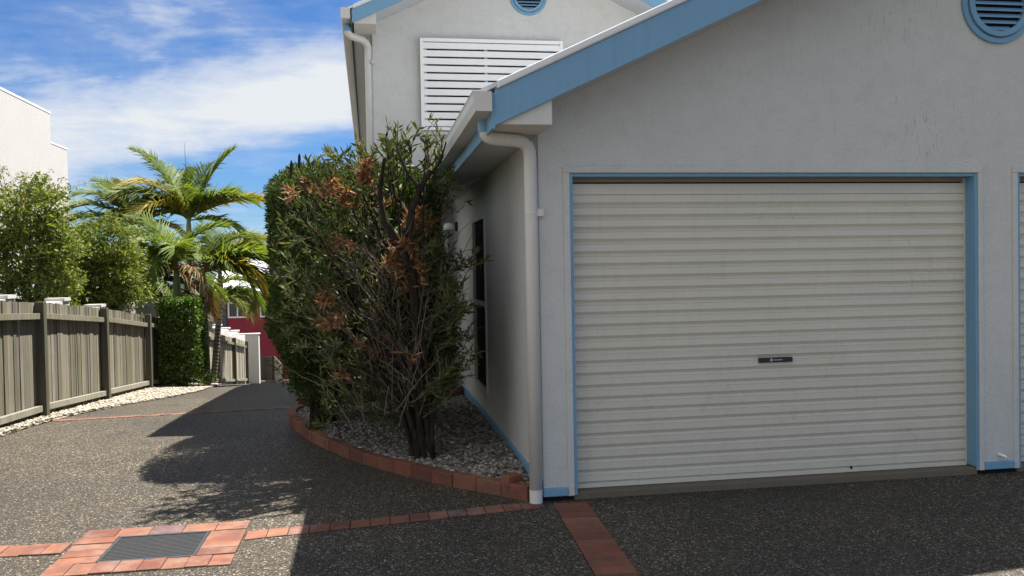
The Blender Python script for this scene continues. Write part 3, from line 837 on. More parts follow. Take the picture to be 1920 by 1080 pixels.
# stepped white rendered wall behind the fence
sw = thing('stepped_wall', 'white rendered wall stepping downhill behind the timber fence and ending in a pillar', 'wall', (-4.3, 16, gz(16)))
mb = MB()
steps = [(3.0, 6.2, 1.66), (6.2, 8.7, 1.56), (8.7, 11.2, 1.405), (11.2, 13.1, 1.315), (13.1, 14.75, 1.165), (14.75, 16.25, 1.035), (16.25, 18.4, .93), (18.4, 20.4, .73), (20.4, 22.5, .53), (22.5, 24.3, .345), (24.3, 25.75, .185), (25.75, 27.2, -.0), (27.2, 29.0, -.20), (29.0, 30.6, -.42)]
steps = [(a_, b_, c_ - .075) for a_, b_, c_ in steps]
for y0, y1, zt in steps: mb.box(-4.42, -4.20, y0, y1, gz(y1) - .3, zt)
for y0, y1, zt in steps: mb.box(-4.44, -4.18, y1 - .26, y1 - .002, zt + .002, zt + .045)
mb.build('wall', M['white_wall'], sw)
mb = MB(); mb.box(-4.02, -3.60, 29.0, 29.3, gz(29) - .3, -.40); mb.box(-4.05, -3.57, 28.98, 29.32, -.40, -.365); mb.build('pillar', M['white_wall'], sw, bevel=.01)
mb = MB(); mb.box(-4.25, -4.19, 15.9, 18.35, .60, 1.10); mb.build('infill_panel', M['perspex'], sw, bevel=.01)
mb = MB(); mb.box(-4.6, -3.7, 19.3, 19.33, .62, .66)
mb.build('rail', M['frame'], sw)

# ------------------------------------------------------------------ distant buildings
wb = thing('white_building', 'tall plain white rendered building beyond the leafy trees at far left', 'building', (-12, 24, -1))
mb = MB(); mb.prism([(-20, -5), (-9, -5), (-9, 6.30), (-20, 6.30)][::-1], 'y', 12, 26.9); mb.prism([(-20, -5), (-9.02, -5), (-9.02, 5.46), (-20, 5.46)][::-1], 'y', 26.901, 28.35)
mb.build('wall', M['white_bld'], wb)
mb = MB(); mb.box(-20, -8.99, 11.95, 26.92, 6.30, 6.36); mb.box(-20, -9.01, 26.93, 28.37, 5.46, 5.51); mb.build('parapet_cap', M['cap'], wb)
mb = MB(); mb.box(-16, -9.3, 28.36, 38, -5, 1.2); mb.build('low_wing', M['white_bld'], wb)
rh = thing('red_house', 'crimson rendered house with white framed windows at the end of the driveway', 'house', (-3, 45, -3.8))
mb = MB()
RW = [(-7.03, -6.10, -.62, .17), (-5.48, -4.62, -.62, .14), (-3.6, -2.4, -.62, .14)]
ry = 45.0
xs = [-7.09, RW[0][0], RW[0][1], RW[1][0], RW[1][1], RW[2][0], RW[2][1], 2.0]
mb.box(-7.09, 2.0, ry, ry + .25, -4.2, -.62)
for i in range(0, 8, 2): mb.box(xs[i], xs[i + 1], ry, ry + .25, -.62, .17)
mb.box(-7.09, 2.0, ry, ry + .25, .17, .70)
mb.box(1.75, 2.0, ry + .25, ry + 8, -4.2, .70); mb.box(-7.09, -6.9, ry + .25, ry + 8, -4.2, .70)
mb.build('wall', M['red'], rh)
mb = MB(); mb.box(-7.72, -7.095, ry - .1, ry + 8, -4.2, .60); mb.build('side_block', M['bluegrey'], rh)
for x0, x1, z0, z1 in RW:
    mb = MB()
    for a_, b_, c_, d_ in ((x0, x0 + .07, z0, z1), (x1 - .07, x1, z0, z1), (x0 + .07, x1 - .07, z0, z0 + .07), (x0 + .07, x1 - .07, z1 - .06, z1), ((x0 + x1) / 2 - .03, (x0 + x1) / 2 + .03, z0 + .07, z1 - .06)):
        mb.box(a_, b_, ry - .04, ry + .06, c_, d_)
    wo = mb.build('window', M['white'], rh)
    mb = MB(); mb.box(x0 + .07, x1 - .07, ry + .03, ry + .05, z0 + .07, z1 - .06); mb.build('pane', M['glass'], wo)
mb = MB(); mb.prism([(ry - .6, .62), (ry + 4.2, 2.6), (ry + 9, .62), (ry + 9, .70), (ry + 4.2, 2.70), (ry - .6, .72)], 'x', -7.75, 2.5); rf = mb.build('roof', M['roof'], rh)
mb = MB(); mb.box(-7.77, 2.52, ry - .72, ry - .602, .60, .74); mb.build('gutter', M['white'], rh)
rfence = thing('boundary_fence', 'short paling fence in front of the red house wall', 'fence', (-5, 43, -3.7))
mb = MB(); y = 43.0
for i in range(7): mb.box(-5.36 + i * .105, -5.36 + i * .105 + .10, 43.0, 43.02, -3.75, -2.42)
mb.build('paling_panel', M['post'], rfence)  # darker wood stands in for shade on the panel facing the camera
mb = MB()
for i in range(40):
    t0, t1 = i / 40, (i + .93) / 40
    A_, B_ = (lerp(-4.60, -3.85, t0), lerp(42.98, 39.0, t0)), (lerp(-4.60, -3.85, t1), lerp(42.98, 39.0, t1))
    mb.hexa([(A_[0] - .02, A_[1], -3.75), (A_[0], A_[1], -3.75), (B_[0], B_[1], -3.75), (B_[0] - .02, B_[1], -3.75), (A_[0] - .02, A_[1], -2.42), (A_[0], A_[1], -2.42), (B_[0], B_[1], -2.42), (B_[0] - .02, B_[1], -2.42)])
mb.build('paling_panel', M['wood_pale'], rfence)  # paler wood paints sunlight onto the panel that turns to the sun
mb = MB(); mb.box(-5.6, 3, 42.1, 42.35, -3.9, -3.50); tag(mb.build('end_kerb', M['concrete']), kind='structure')

# ------------------------------------------------------------------ foliage tools
def leaf_quads(pos, d, L, W, fold=0):
    n = len(pos); r = rng.standard_normal((n, 3)); side = np.cross(d, r); side /= np.linalg.norm(side, axis=1, keepdims=True) + 1e-9
    L = np.broadcast_to(L, (n,))[:, None]; W = np.broadcast_to(W, (n,))[:, None]
    nrm = np.cross(side, d)
    m_ = pos + d * L * .48 - nrm * L * .05
    V = np.stack([pos, m_ + side * W * .5, pos + d * L - nrm * L * .10, m_ - side * W * .5], 1).reshape(-1, 3)
    F = np.arange(4 * n).reshape(-1, 4)
    return V, F
def unit(a): return a / (np.linalg.norm(a, axis=-1, keepdims=True) + 1e-9)
def leaves_obj(name, pos, d, L, W, m, parent):
    V, F = leaf_quads(pos, d, L, W); return mesh_obj(name, V, F, m, parent)

# clipped hedge -------------------------------------------------
hd = thing('clipped_hedge', 'tall clipped dark green hedge at the left end of the pebble bed', 'hedge', (-.46, 8.95, .03))
def hedge_leaves(n):
    # super-ellipse column with narrowing foot
    th = rng.random(n) * 2 * PI; z = .52 + (2.72 - .52) * rng.random(n) ** .9
    top = rng.random(n) < .16
    depth = rng.random(n) ** 2.2 * .38
    cx, cy, ax, ay = -.13, 8.80, .80, 1.22
    e = .62
    ux = np.sign(np.cos(th)) * np.abs(np.cos(th)) ** e; uy = np.sign(np.sin(th)) * np.abs(np.sin(th)) ** e
    z = .46 + (z - .52) * .955; zz = (z - .46) / 2.1
    prof = np.clip(.72 + 1.0 * zz, 0, 1.0) * np.clip(1 - np.clip(zz - .86, 0, 1) ** 2 * 16, .55, 1)
    wob = .025 * np.sin(3 * th + 4 * z) + .018 * np.sin(7 * th - 9 * z) + .012 * rng.standard_normal(n)
    r = prof * (1 + wob) * (1 - depth)
    r = np.where(top, prof * rng.random(n) ** .5, r); z = np.where(top, 2.41 + .12 * rng.random(n) - .25 * r ** 4, z)
    x = cx + ax * r * ux; y = cy + ay * r * uy
    pos = np.stack([x, y, z], 1)
    out = np.stack([ux, uy, np.where(top, 1.2, .25)], 1)
    d = unit(unit(out) * .7 + np.array([0, 0, .55]) + .75 * rng.standard_normal((n, 3)))
    return pos, d
pos, d = hedge_leaves(100000)
leaves_obj('leaves', pos, d, .034 + .024 * rng.random(len(pos)), .011 + .006 * rng.random(len(pos)), M['leaf_hedge'], hd)
n = 16000; uu = unit(rng.standard_normal((n, 3))) * (rng.random((n, 1)) ** .4)
pos = np.array([-.11, 8.85, 1.52]) + uu * np.array([.60, 1.0, .92])
leaves_obj('inner_leaves', pos, unit(rng.standard_normal((n, 3))), .11, .045, M['leaf_hedge'], hd)
mb = MB()
for i in range(9):
    a_ = i * .7; mb.tube([(-.50 + .09 * math.cos(a_), 8.98 + .09 * math.sin(a_), .0), (-.46 + .12 * math.cos(a_), 9.0 + .12 * math.sin(a_), .4), (-.42 + .35 * math.cos(a_), 9.2 + .4 * math.sin(a_), 1.3), (-.38 + .45 * math.cos(a_), 9.25 + .5 * math.sin(a_), 2.2)], [.05, .045, .028, .012], 7)
mb.build('trunk', M['bark'], hd)
# low skirt leaves round the stem
n = 2500; th = rng.random(n) * 2 * PI; zz = rng.random(n); rr = (.16 + .42 * zz ** .7) * (.5 + .5 * rng.random(n))
pos = np.stack([-.47 + rr * np.cos(th), 9.02 + rr * np.sin(th), .22 + .50 * zz], 1)
leaves_obj('low_leaves', pos, unit(np.stack([np.cos(th), np.sin(th), .1 + 0 * th], 1) + .7 * rng.standard_normal((n, 3))), .06, .013, M['leaf_hedge'], hd)

# scraggly bottlebrush --------------------------------------------
bb = thing('bottlebrush_bush', 'scraggly half dead bottlebrush with bare twigs and rusty leaf clumps beside the garage wall', 'bush', (.39, 7.05, .05))
R_ = random.Random(5)
def vrand(s): return Vector((R_.gauss(0, s), R_.gauss(0, s), R_.gauss(0, s)))
def path(a, b, n, wob, bend=None):
    a, b = Vector(a), Vector(b); pts = []
    off = bend or Vector((0, 0, 0)); L = (b - a).length
    acc = Vector((0, 0, 0))
    for i in range(n + 1):
        t = i / n; acc += vrand(wob * L / n)
        pts.append(a.lerp(b, t) + off * (4 * t * (1 - t)) + acc * (1 if i else 0))
    return pts
stems = []; side = []; twig = []     # (pts, r0, r1)
base = Vector((.39, 7.02, .03))
targets = [(-.15, 2.60), (-.24, 2.52), (.05, 2.50), (-.62, 2.05), (-.50, 2.32), (-.28, 2.45), (-.03, 2.58), (.20, 2.45), (.45, 2.45), (.60, 2.30), (.58, 2.05), (.70, 1.45), (.72, 1.0), (.60, .75), (-.40, 1.25), (-.20, .85), (.03, 1.75), (.34, 2.36), (.11, 2.50), (-.60, 1.15), (-.52, 1.62), (.25, 2.0), (-.15, 2.0), (.45, 1.9), (-.35, 1.75), (.70, 1.75), (.18, 2.52), (.34, 2.45)]
for i, (tx, tz) in enumerate(targets):
    ty = 7.0 + R_.uniform(-.45, .5)
    st = base + Vector((R_.uniform(-.09, .09), R_.uniform(-.09, .09), 0))
    bend = Vector(((.39 - tx) * .18, 0, .10)) if tz < 1.5 else Vector(((.39 - tx) * .22, R_.uniform(-.08, .08), -.02))
    p = path(st, (tx, ty, tz), 12, .07, bend)
    r0 = R_.uniform(.016, .032) * (1.2 if tz > 2.2 else .9)
    stems.append((p, r0, .004))
    ns = R_.randint(9, 13) if tx < -.1 or tz < 2.0 else R_.randint(4, 6)
    for k in range(ns):
        t = R_.uniform(.30, .98); q = p[int(t * 12)]; dirv = (p[min(12, int(t * 12) + 1)] - p[max(0, int(t * 12) - 1)]).normalized()
        dv = (dirv * .7 + Vector((R_.gauss(0, .6), R_.gauss(0, .6), R_.uniform(-.1, .7)))).normalized()
        Ls = R_.uniform(.18, .55) * (1.1 - .5 * t)
        sp = path(q, q + dv * Ls, 6, .10, Vector((0, 0, R_.uniform(-.02, .05))))
        side.append((sp, .0045, .002))
        for j in range(R_.randint(3, 6)):
            tt = R_.uniform(.25, 1.0); qq = sp[min(6, int(tt * 6.99))]
            dv2 = (dv * .6 + Vector((R_.gauss(0, .6), R_.gauss(0, .6), R_.uniform(-.1, .7)))).normalized()
            tp = path(qq, qq + dv2 * R_.uniform(.08, .24), 4, .10); twig.append((tp, .0024, .0012))
def rightx(z): return interp([(.4, .45), (.65, .58), (.9, .74), (1.3, .72), (1.7, .52), (2.0, .46), (2.3, .60), (2.6, .66), (2.9, .3)], z)
def topz(x): return interp([(-.70, 2.12), (-.5, 2.32), (-.1, 2.42), (.15, 2.47), (.5, 2.50), (.7, 2.30)], x)
SPL = []; SPD = []; sprigs = []
for i in range(38):
    x_ = R_.choice((R_.uniform(-.28, .72), R_.uniform(-.6, .6))); zt = topz(x_) + R_.uniform(-.05, .17) + (.08 if .1 < x_ < .6 else 0)
    y_ = R_.uniform(6.6, 7.2); a_ = Vector((lerp(x_, .25, .35), y_ + .05, zt - R_.uniform(.28, .5)))
    p = path(a_, (x_, y_, zt), 8, .10, Vector((R_.gauss(0, .04), 0, 0))); sprigs.append((p, .0055, .002))
    for k in range(R_.randint(16, 30)):
        t = R_.uniform(.25, 1) * 7.99; q = p[int(t)].lerp(p[int(t) + 1], t % 1); ax_ = (p[-1] - p[0]).normalized()
        SPL.append(tuple(q)); SPD.append(tuple((ax_ * .75 + vrand(.55)).normalized()))
SPL = np.array(SPL); SPD = np.array(SPD)
leaves_obj('sprig_leaves', SPL, SPD, .068 + .035 * rng.random(len(SPL)), .016 + .008 * rng.random(len(SPL)), M['leaf_bush'], bb)
mb = MB()
for p, r0, r1 in sprigs: mb.tube(p, [lerp(r0, r1, i / (len(p) - 1)) for i in range(len(p))], 5)
for p, r0, r1 in stems: mb.tube(p, [lerp(r0, r1, (i / (len(p) - 1)) ** .8) for i in range(len(p))], 7)
# the stout dark limbs that carry the top
for pts, r in (([(.39, 7.0, .1), (.37, 6.85, .8), (.33, 6.68, 1.5), (.30, 6.58, 1.85), (.33, 6.56, 2.05), (.40, 6.56, 2.20), (.47, 6.58, 2.33)], .046), ([(.31, 6.6, 1.6), (.12, 6.56, 1.95), (.09, 6.56, 2.15), (.13, 6.58, 2.42)], .032), ([(.40, 6.56, 2.18), (.30, 6.55, 2.30), (.22, 6.56, 2.50)], .018), ([(.44, 6.57, 2.26), (.55, 6.6, 2.40), (.60, 6.62, 2.55)], .014), ([(.36, 7.02, .1), (.28, 7.05, .9), (.10, 7.05, 1.5), (.02, 7.05, 1.95)], .038), ([(.42, 7.05, .1), (.45, 7.1, .7), (.50, 7.12, 1.3), (.52, 7.1, 1.9)], .034), ([(.38, 6.98, .1), (.18, 6.93, .8), (-.10, 6.9, 1.35), (-.35, 6.9, 1.8)], .03)):
    mb.tube(path_ := [Vector(p) for p in pts], [r * (1 - .6 * i / (len(pts) - 1)) for i in range(len(pts))], 9)
mb.build('branches', M['bark'], bb)
# leafy sprays filling the bush's own outline, mostly behind and to the left
fill = []
while len(fill) < 380:
    x_ = R_.uniform(-.72, .75); z_ = R_.uniform(.45, 2.65)
    if z_ > 2.0 and x_ > .0 and R_.random() < .9: continue
    if z_ > topz(x_) or x_ > rightx(z_) or (z_ < .95 and x_ < -.5 + (.95 - z_) * .8): continue
    left = x_ < -.22 or z_ > 2.05
    if .05 < x_ < .6 and z_ > 1.85: left = False
    y_ = R_.uniform(6.55, 7.6) if left else R_.uniform(7.05, 7.6)
    dv = (Vector((x_ - .25, (y_ - 7.05) * .8, .55 + .3 * (z_ - 1))).normalized() + vrand(.45)).normalized()
    a_ = Vector((x_, y_, z_)); fill.append((path(a_ - dv * R_.uniform(.10, .2), a_, 4, .08), .0028, .0012))
for i in range(190):
    z_ = R_.uniform(.34, 1.05); x_ = R_.uniform(-.42, .74)
    if x_ > rightx(z_) + .04: continue
    y_ = R_.uniform(6.95, 7.9); dv = (Vector((x_ - .3, (y_ - 7.1) * .5, .35)).normalized() + vrand(.5)).normalized()
    a_ = Vector((x_, y_, z_)); fill.append((path(a_ - dv * R_.uniform(.10, .22), a_, 4, .08), .0028, .0012))
for i in range(130):
    z_ = R_.uniform(.55, 2.05); x_ = rightx(z_) + R_.uniform(-.16, .06); y_ = R_.uniform(6.6, 7.2)
    dv = (Vector((.8, -.2, .4)) + vrand(.4)).normalized(); a_ = Vector((x_, y_, z_)); fill.append((path(a_ - dv * R_.uniform(.12, .25), a_, 4, .08), .0028, .0012))
fill_ids = {id(f_[0]) for f_ in fill}
side += fill
mb = MB()
for p, r0, r1 in side + twig: mb.tube(p, [lerp(r0, r1, i / (len(p) - 1)) for i in range(len(p))], 4, False)
# extra bare crossing canes in the hollow front
for i in range(50):
    x0 = R_.uniform(-.35, .6); z0 = R_.uniform(.35, 1.7)
    a_ = Vector((x0, 6.62 + R_.uniform(-.1, .35), z0)); dv = Vector(((x0 - .35) * 1.2 + R_.gauss(0, .35), R_.gauss(-.1, .25), R_.uniform(.2, 1.0))).normalized()
    p = path(a_, a_ + dv * R_.uniform(.2, .6), 6, .09); mb.tube(p, [.0038, .0036, .0034, .003, .0028, .0024, .0018], 4, False)
mb.build('twigs', M['twig'], bb)
# green leaves: dense at the top and left, sparse in the front centre
P0 = []; D0 = []
for tp, _, _ in twig + side:
    e = tp[-1]; dv = (tp[-1] - tp[0]).normalized()
    x, y, z = e
    dens = 4
    if z > 1.9: dens = 26 if x < -.05 else 5
    elif x < -.28: dens = 22
    elif x > .5: dens = 17
    elif z < .9: dens = 8
    if y > 7.25: dens = max(dens, 16)
    if -.1 < x < .45 and y < 7.1 and z < 2.0: dens = 3
    if R_.random() < .25: dens = 1
    if len(tp) == 5 and tp[0] is not None and id(tp) in fill_ids: dens = 22
    for k in range(int(dens * .62 * R_.uniform(.4, 1.5))):
        t = R_.random() ** .6; q = tp[0].lerp(e, t) + vrand(.004)
        P0.append(q); D0.append((dv * .8 + vrand(.62) + Vector((0, 0, .15))).normalized())
P0 = np.array([tuple(p) for p in P0]); D0 = np.array([tuple(p) for p in D0])
leaves_obj('leaves', P0, D0, .058 + .042 * rng.random(len(P0)), .0125 + .009 * rng.random(len(P0)), M['leaf_bush'], bb)
# dead clumps
def at7(px, py, y=6.85): return Vector(((px - 693.5) / 1620 * y * 1.03 + .0 , y, 1.57 - (py - 516) / 1620 * y * 1.03))
dead = [(715, 292), (625, 342), (605, 352), (702, 332), (675, 368), (752, 405), (772, 442), (725, 470), (645, 385), (660, 465), (735, 497), (778, 487), (632, 587), (648, 572), (612, 602), (690, 640), (560, 385), (655, 675), (828, 388), (742, 525), (720, 445)]
P1 = []; D1 = []
cand = [t_[0] for t_ in side if t_[0][-1].y < 7.25] + [t_[0][6:] for t_ in stems]
for px_, py_ in dead:
    c = at7(px_ - 5, py_, 6.75)
    near = sorted(cand, key=lambda p: (p[-1].x - c.x) ** 2 + (p[-1].z - c.z) ** 2 + .12 * max(0, p[-1].y - 6.6))[:2]
    for p in near[:R_.choice((1, 2))]:
        ax_ = (p[-1] - p[0]).normalized()
        for k in range(R_.randint(26, 52)):
            t = R_.random() ** .7 * (len(p) - 1.001); q = p[int(t)].lerp(p[int(t) + 1], t % 1)
            P1.append(tuple(q + vrand(.012))); D1.append(tuple((ax_ * .7 + vrand(.6) + Vector((0, 0, -.25))).normalized()))
for tp, _, _ in twig:
    if R_.random() < .03 and tp[-1].z < 2.3:
        for k in range(10): P1.append(tuple(tp[0].lerp(tp[-1], R_.random()))); D1.append(tuple(((tp[-1] - tp[0]).normalized() * .7 + vrand(.6)).normalized()))
P1 = np.array(P1); D1 = np.array(D1)
leaves_obj('dead_leaves', P1, D1, .058 + .042 * rng.random(len(P1)), .013 + .008 * rng.random(len(P1)), M['leaf_dead'], bb)
for px_, py_ in ((580, 322), (566, 334)):
    mb = MB()
    c = at7(px_ - 5, py_, 6.9); mb.tube([c + Vector((0, 0, -.06)), c + Vector((0, 0, -.03)), c + Vector((.004, 0, .05)), c + Vector((.004, 0, .075))], [.003, .011, .011, .004], 8)
    mb.build('seed_spike', M['bark'], bb)

# striped plant and small weeds in the raised bed -----------------
sp_ = thing('strappy_plant', 'small striped strappy plant at the left corner of the raised brick bed', 'plant', (-.70, 10.42, .09))
mbs = MB()
for i in range(16):
    a_ = R_.uniform(0, 2 * PI); L_ = R_.uniform(.15, .26); d_ = Vector((math.cos(a_), math.sin(a_), 0)); s_ = Vector((-d_.y, d_.x, 0)) * .014
    o_ = Vector((-.70, 10.42, .09)); pts = [o_ + d_ * L_ * t + Vector((0, 0, L_ * (1.5 * t - 1.3 * t * t))) for t in (0, .35, .7, 1)]
    vs = []
    for k, p in enumerate(pts):
        w_ = (1, 1.1, .8, .1)[k]; vs += [p - s_ * w_, p + s_ * w_]
    mbs.add(vs, [(0, 1, 3, 2), (2, 3, 5, 4), (4, 5, 7, 6)])
mbs.build('leaves', M['stripe'], sp_)
pw = thing('weed', 'small green weed among the pebbles in front of the hedge stem', 'weed', (-.55, 8.45, .06))
pos = np.tile(np.array([[-.55, 8.45, .06]]), (60, 1)) + .03 * rng.standard_normal((60, 3)) * np.array([1, 1, .2])
leaves_obj('leaves', pos, unit(rng.standard_normal((60, 3)) + np.array([0, 0, 1.0])), .09, .012, M['leaf_bush'], pw)

nl_ = 240
lp = np.stack([rng.uniform(-.9, 1.1, nl_), rng.uniform(5.9, 10.2, nl_), np.zeros(nl_)], 1); lp = lp[in_poly(lp[:, :2], bed)]
lp[:, 2] = [bedz(p[0], p[1]) + .035 for p in lp]
V, F = leaf_quads(lp, unit(rng.standard_normal((len(lp), 3)) * np.array([1, 1, .25])), .05 + .02 * rng.random(len(lp)), .014)
o = mesh_obj('leaf_litter', V, F, M['leaf_dead']); tag(o, 'dry fallen leaves scattered over the pebble bed under the bush', 'leaf litter', kind='stuff')
# leafy trees behind the fence ------------------------------------
def leafy_tree(label, base, clumps, nleaf, sprays, seed, group):
    r = np.random.default_rng(seed); rr = random.Random(seed)
    t = thing('leafy_tree', label, 'tree', base, group)
    mb = MB(); bx, by, bz = base
    mb.tube([(bx, by, bz - .2), (bx + .05, by, bz + .7), (bx - .05, by + .05, bz + 1.5), (bx, by, bz + 2.3)], [.075, .06, .05, .02], 8)
    for (cx, cy, cz, cr) in clumps:
        s = Vector((bx, by, bz + rr.uniform(.5, 1.3))); mb.tube([s, s.lerp(Vector((cx, cy, cz)), .5) + Vector((0, 0, .1)), (cx, cy, cz)], [.035, .022, .008], 6)
    w = np.array([c[3] ** 2 for c in clumps]); w /= w.sum()
    k = r.choice(len(clumps), nleaf, p=w); C = np.array([c[:3] for c in clumps])[k]; CR = np.array([c[3] for c in clumps])[k]
    u = unit(r.standard_normal((nleaf, 3))); rad = CR * (.35 + .68 * r.random(nleaf) ** .55)
    wob = 1 + .22 * np.sin(5 * u[:, 0] + k) * np.sin(6 * u[:, 2] + 2 * k)
    P_ = C + u * (rad * wob)[:, None] * np.array([1, 1, .85])
    nsub = nleaf // 62; sub = P_[r.choice(nleaf, nsub)]; own = r.integers(0, nsub, nleaf)
    P_ = np.where((r.random(nleaf) < .86)[:, None], sub[own] + r.standard_normal((nleaf, 3)) * np.array([.085, .085, .06]), P_)
    d = unit(u * .5 + np.array([.1, 0, -.15]) + .8 * r.standard_normal((nleaf, 3)))
    V, F = leaf_quads(P_, d, .055 + .03 * r.random(nleaf), .026 + .014 * r.random(nleaf))
    # airy sprays
    sv = mb; LP = []; LD = []
    for (cx, cy, cz, L_) in sprays:
        for i in range(7):
            a_ = Vector((cx + rr.gauss(0, .15), cy + rr.gauss(0, .2), cz)); dv = Vector((rr.gauss(.12, .5), rr.gauss(0, .4), 1)).normalized()
            p = []
            for j in range(7): tt = j / 6; p.append(a_ + dv * L_ * tt + Vector((dv.x * .25 * tt * tt, 0, -.22 * L_ * tt * tt)))
            sv.tube(p, [.005 - .0006 * j for j in range(7)], 4, False)
            for j in range(34):
                tt = rr.random(); q = p[min(6, int(tt * 6.99))]; LP.append(tuple(q + Vector((rr.gauss(0, .025), rr.gauss(0, .025), rr.gauss(0, .025))))); LD.append(tuple(Vector((rr.gauss(0, 1), rr.gauss(0, 1), rr.gauss(-.2, .7))).normalized()))
    V2, F2 = leaf_quads(np.array(LP), np.array(LD), .045, .02)
    V = np.concatenate([V, V2]); F = np.concatenate([F, F2 + len(V) - len(V2)])
    mesh_obj('crown', V, F, M['leaf_tree'], t)
    sv.build('trunk', M['treebark'], t)
    return t
GT = 'leafy trees behind the left fence'
leafy_tree('leafy tree with airy top sprays in front of the white building at the left edge', (-5.15, 14.2, -.4),
    [(-5.6, 14.2, 2.55, .62), (-5.0, 14.0, 2.55, .52), (-5.3, 14.3, 1.85, .62), (-4.75, 14.1, 1.95, .42), (-5.9, 14.2, 1.6, .6), (-4.85, 14.2, 1.25, .5), (-5.5, 14.1, 1.05, .55), (-4.72, 14.0, 2.35, .30), (-4.6, 14.1, 1.55, .3)], 21000,
    [(-5.5, 14.1, 2.85, .55), (-5.15, 14.0, 2.85, .45), (-4.8, 14.1, 2.55, .45), (-5.7, 14.1, 2.9, .5), (-4.95, 14.1, 2.75, .5)], 3, GT)
leafy_tree('rounded lighter leafy tree between the white building and the palms', (-4.62, 16.1, -.5),
    [(-5.05, 16.0, 2.0, .48), (-4.5, 15.9, 2.15, .48), (-4.85, 16.2, 1.55, .55), (-4.25, 16.0, 1.75, .42), (-5.2, 16.1, 1.35, .45), (-4.4, 16.1, 1.2, .45), (-4.95, 16.0, .98, .42), (-4.15, 16.0, 1.25, .3), (-5.35, 16, 1.8, .35)], 20000,
    [(-4.9, 16, 2.35, .32), (-4.5, 15.9, 2.45, .30), (-4.2, 16, 2.15, .35), (-5.2, 16.1, 2.2, .35), (-4.6, 16, 2.4, .35)], 4, GT)

# clipped column hedge in front of the palms ----------------------
ch = thing('column_hedge', 'clipped glossy green column hedge at the end of the near fence below the palms', 'hedge', (-3.47, 16.95, -.52))
def box_leaves(n, x0, x1, y0, y1, z0, z1, dep=.12):
    P_ = rng.random((n, 3)); face = rng.integers(0, 5, n); t = rng.random(n) ** 1.8 * dep
    X = x0 + (x1 - x0) * P_[:, 0]; Y = y0 + (y1 - y0) * P_[:, 1]; Z = z0 + (z1 - z0) * P_[:, 2]
    wob = .035 * np.sin(9 * Z + 5 * X) + .03 * np.sin(11 * Y + 4 * Z)
    X = np.where(face == 0, x0 + t + wob, np.where(face == 1, x1 - t + wob, X)); Y = np.where(face == 2, y0 + t + wob, np.where(face == 3, y1 - t, Y)); Z = np.where(face == 4, z1 - t + .5 * wob, Z)
    out = np.zeros((n, 3)); out[face == 0, 0] = -1; out[face == 1, 0] = 1; out[face == 2, 1] = -1; out[face == 3, 1] = 1; out[face == 4, 2] = 1
    return np.stack([X, Y, Z], 1), unit(out * .6 + np.array([0, 0, .2]) + .8 * rng.standard_normal((n, 3)))
pos, d = box_leaves(14000, -3.80, -3.15, 16.6, 17.35, -.30, 1.12)
leaves_obj('leaves', pos, d, .06, .034, M['leaf_col'], ch)
mb = MB()
for i in range(6): mb.tube([(-3.47 + R_.gauss(0, .05), 16.95 + R_.gauss(0, .05), -.6), (-3.47 + R_.gauss(0, .15), 16.95 + R_.gauss(0, .15), .2), (-3.47 + R_.gauss(0, .2), 16.95 + R_.gauss(0, .2), .9)], [.025, .018, .006], 6)
mb.build('stems', M['treebark'], ch)
n = 900; pos = np.stack([-3.4 + .28 * rng.standard_normal(n), 16.9 + .2 * rng.standard_normal(n), -.45 + .2 * rng.random(n)], 1)
leaves_obj('low_leaves', pos, unit(rng.standard_normal((n, 3))), .05, .03, M['leaf_col'], ch)

# palms -----------------------------------------------------------
def frond(c, az, el, L, droop, m, parent, nl=34, lw=.030, ll=.42, twist=0, vee=.35):
    """pinnate frond: curved rachis and two rows of narrow leaflets"""
    dh = Vector((math.cos(az), math.sin(az), 0)); c = Vector(c)
    pts = []; ang = el; p = c.copy(); ns = 14
    for i in range(ns + 1):
        pts.append(p.copy()); p = p + (dh * math.cos(ang) + Vector((0, 0, 1)) * math.sin(ang)) * (L / ns); ang -= droop / ns * (0.5 + 1.2 * i / ns)
    mb = MB(); mb.tube(pts, [lerp(.020, .004, i / ns) for i in range(ns + 1)], 5)
    sd = Vector((-dh.y, dh.x, 0))
    vs = []; fs = []
    for s in (-1, 1):
        for i in range(nl):
            t = .10 + .90 * (i + R_.random() * .6) / nl; k = min(ns - 1, int(t * ns)); q = pts[k].lerp(pts[k + 1], t * ns - k); tg = (pts[k + 1] - pts[k]).normalized()
            up = sd.cross(tg) * -1
            if up.z < 0: up = -up
            ln = ll * (math.sin(PI * min(1, .16 + .84 * t)) ** .55 * .9 + .12) * R_.uniform(.85, 1.1)
            dv = (sd * s * (.95 - .45 * t) + tg * (.50 + .55 * t) + up * vee * R_.uniform(.3, 1.5)).normalized()
            wv = (tg * .85 + up * .4 * s).normalized() * lw * .5
            m1 = q + dv * ln * .45; e_ = q + dv * ln + Vector((0, 0, -ln * R_.uniform(.10, .50)))
            m1 = m1 + Vector((0, 0, -ln * .05)); o = len(vs)
            vs += [q - wv * .6, q + wv * .6, m1 + wv, m1 - wv, e_ + wv * .12, e_ - wv * .12]
            fs += [(o, o + 1, o + 2, o + 3), (o + 3, o + 2, o + 4, o + 5)]
    mb.add(vs, fs)
    return mb.build('frond', m, parent)

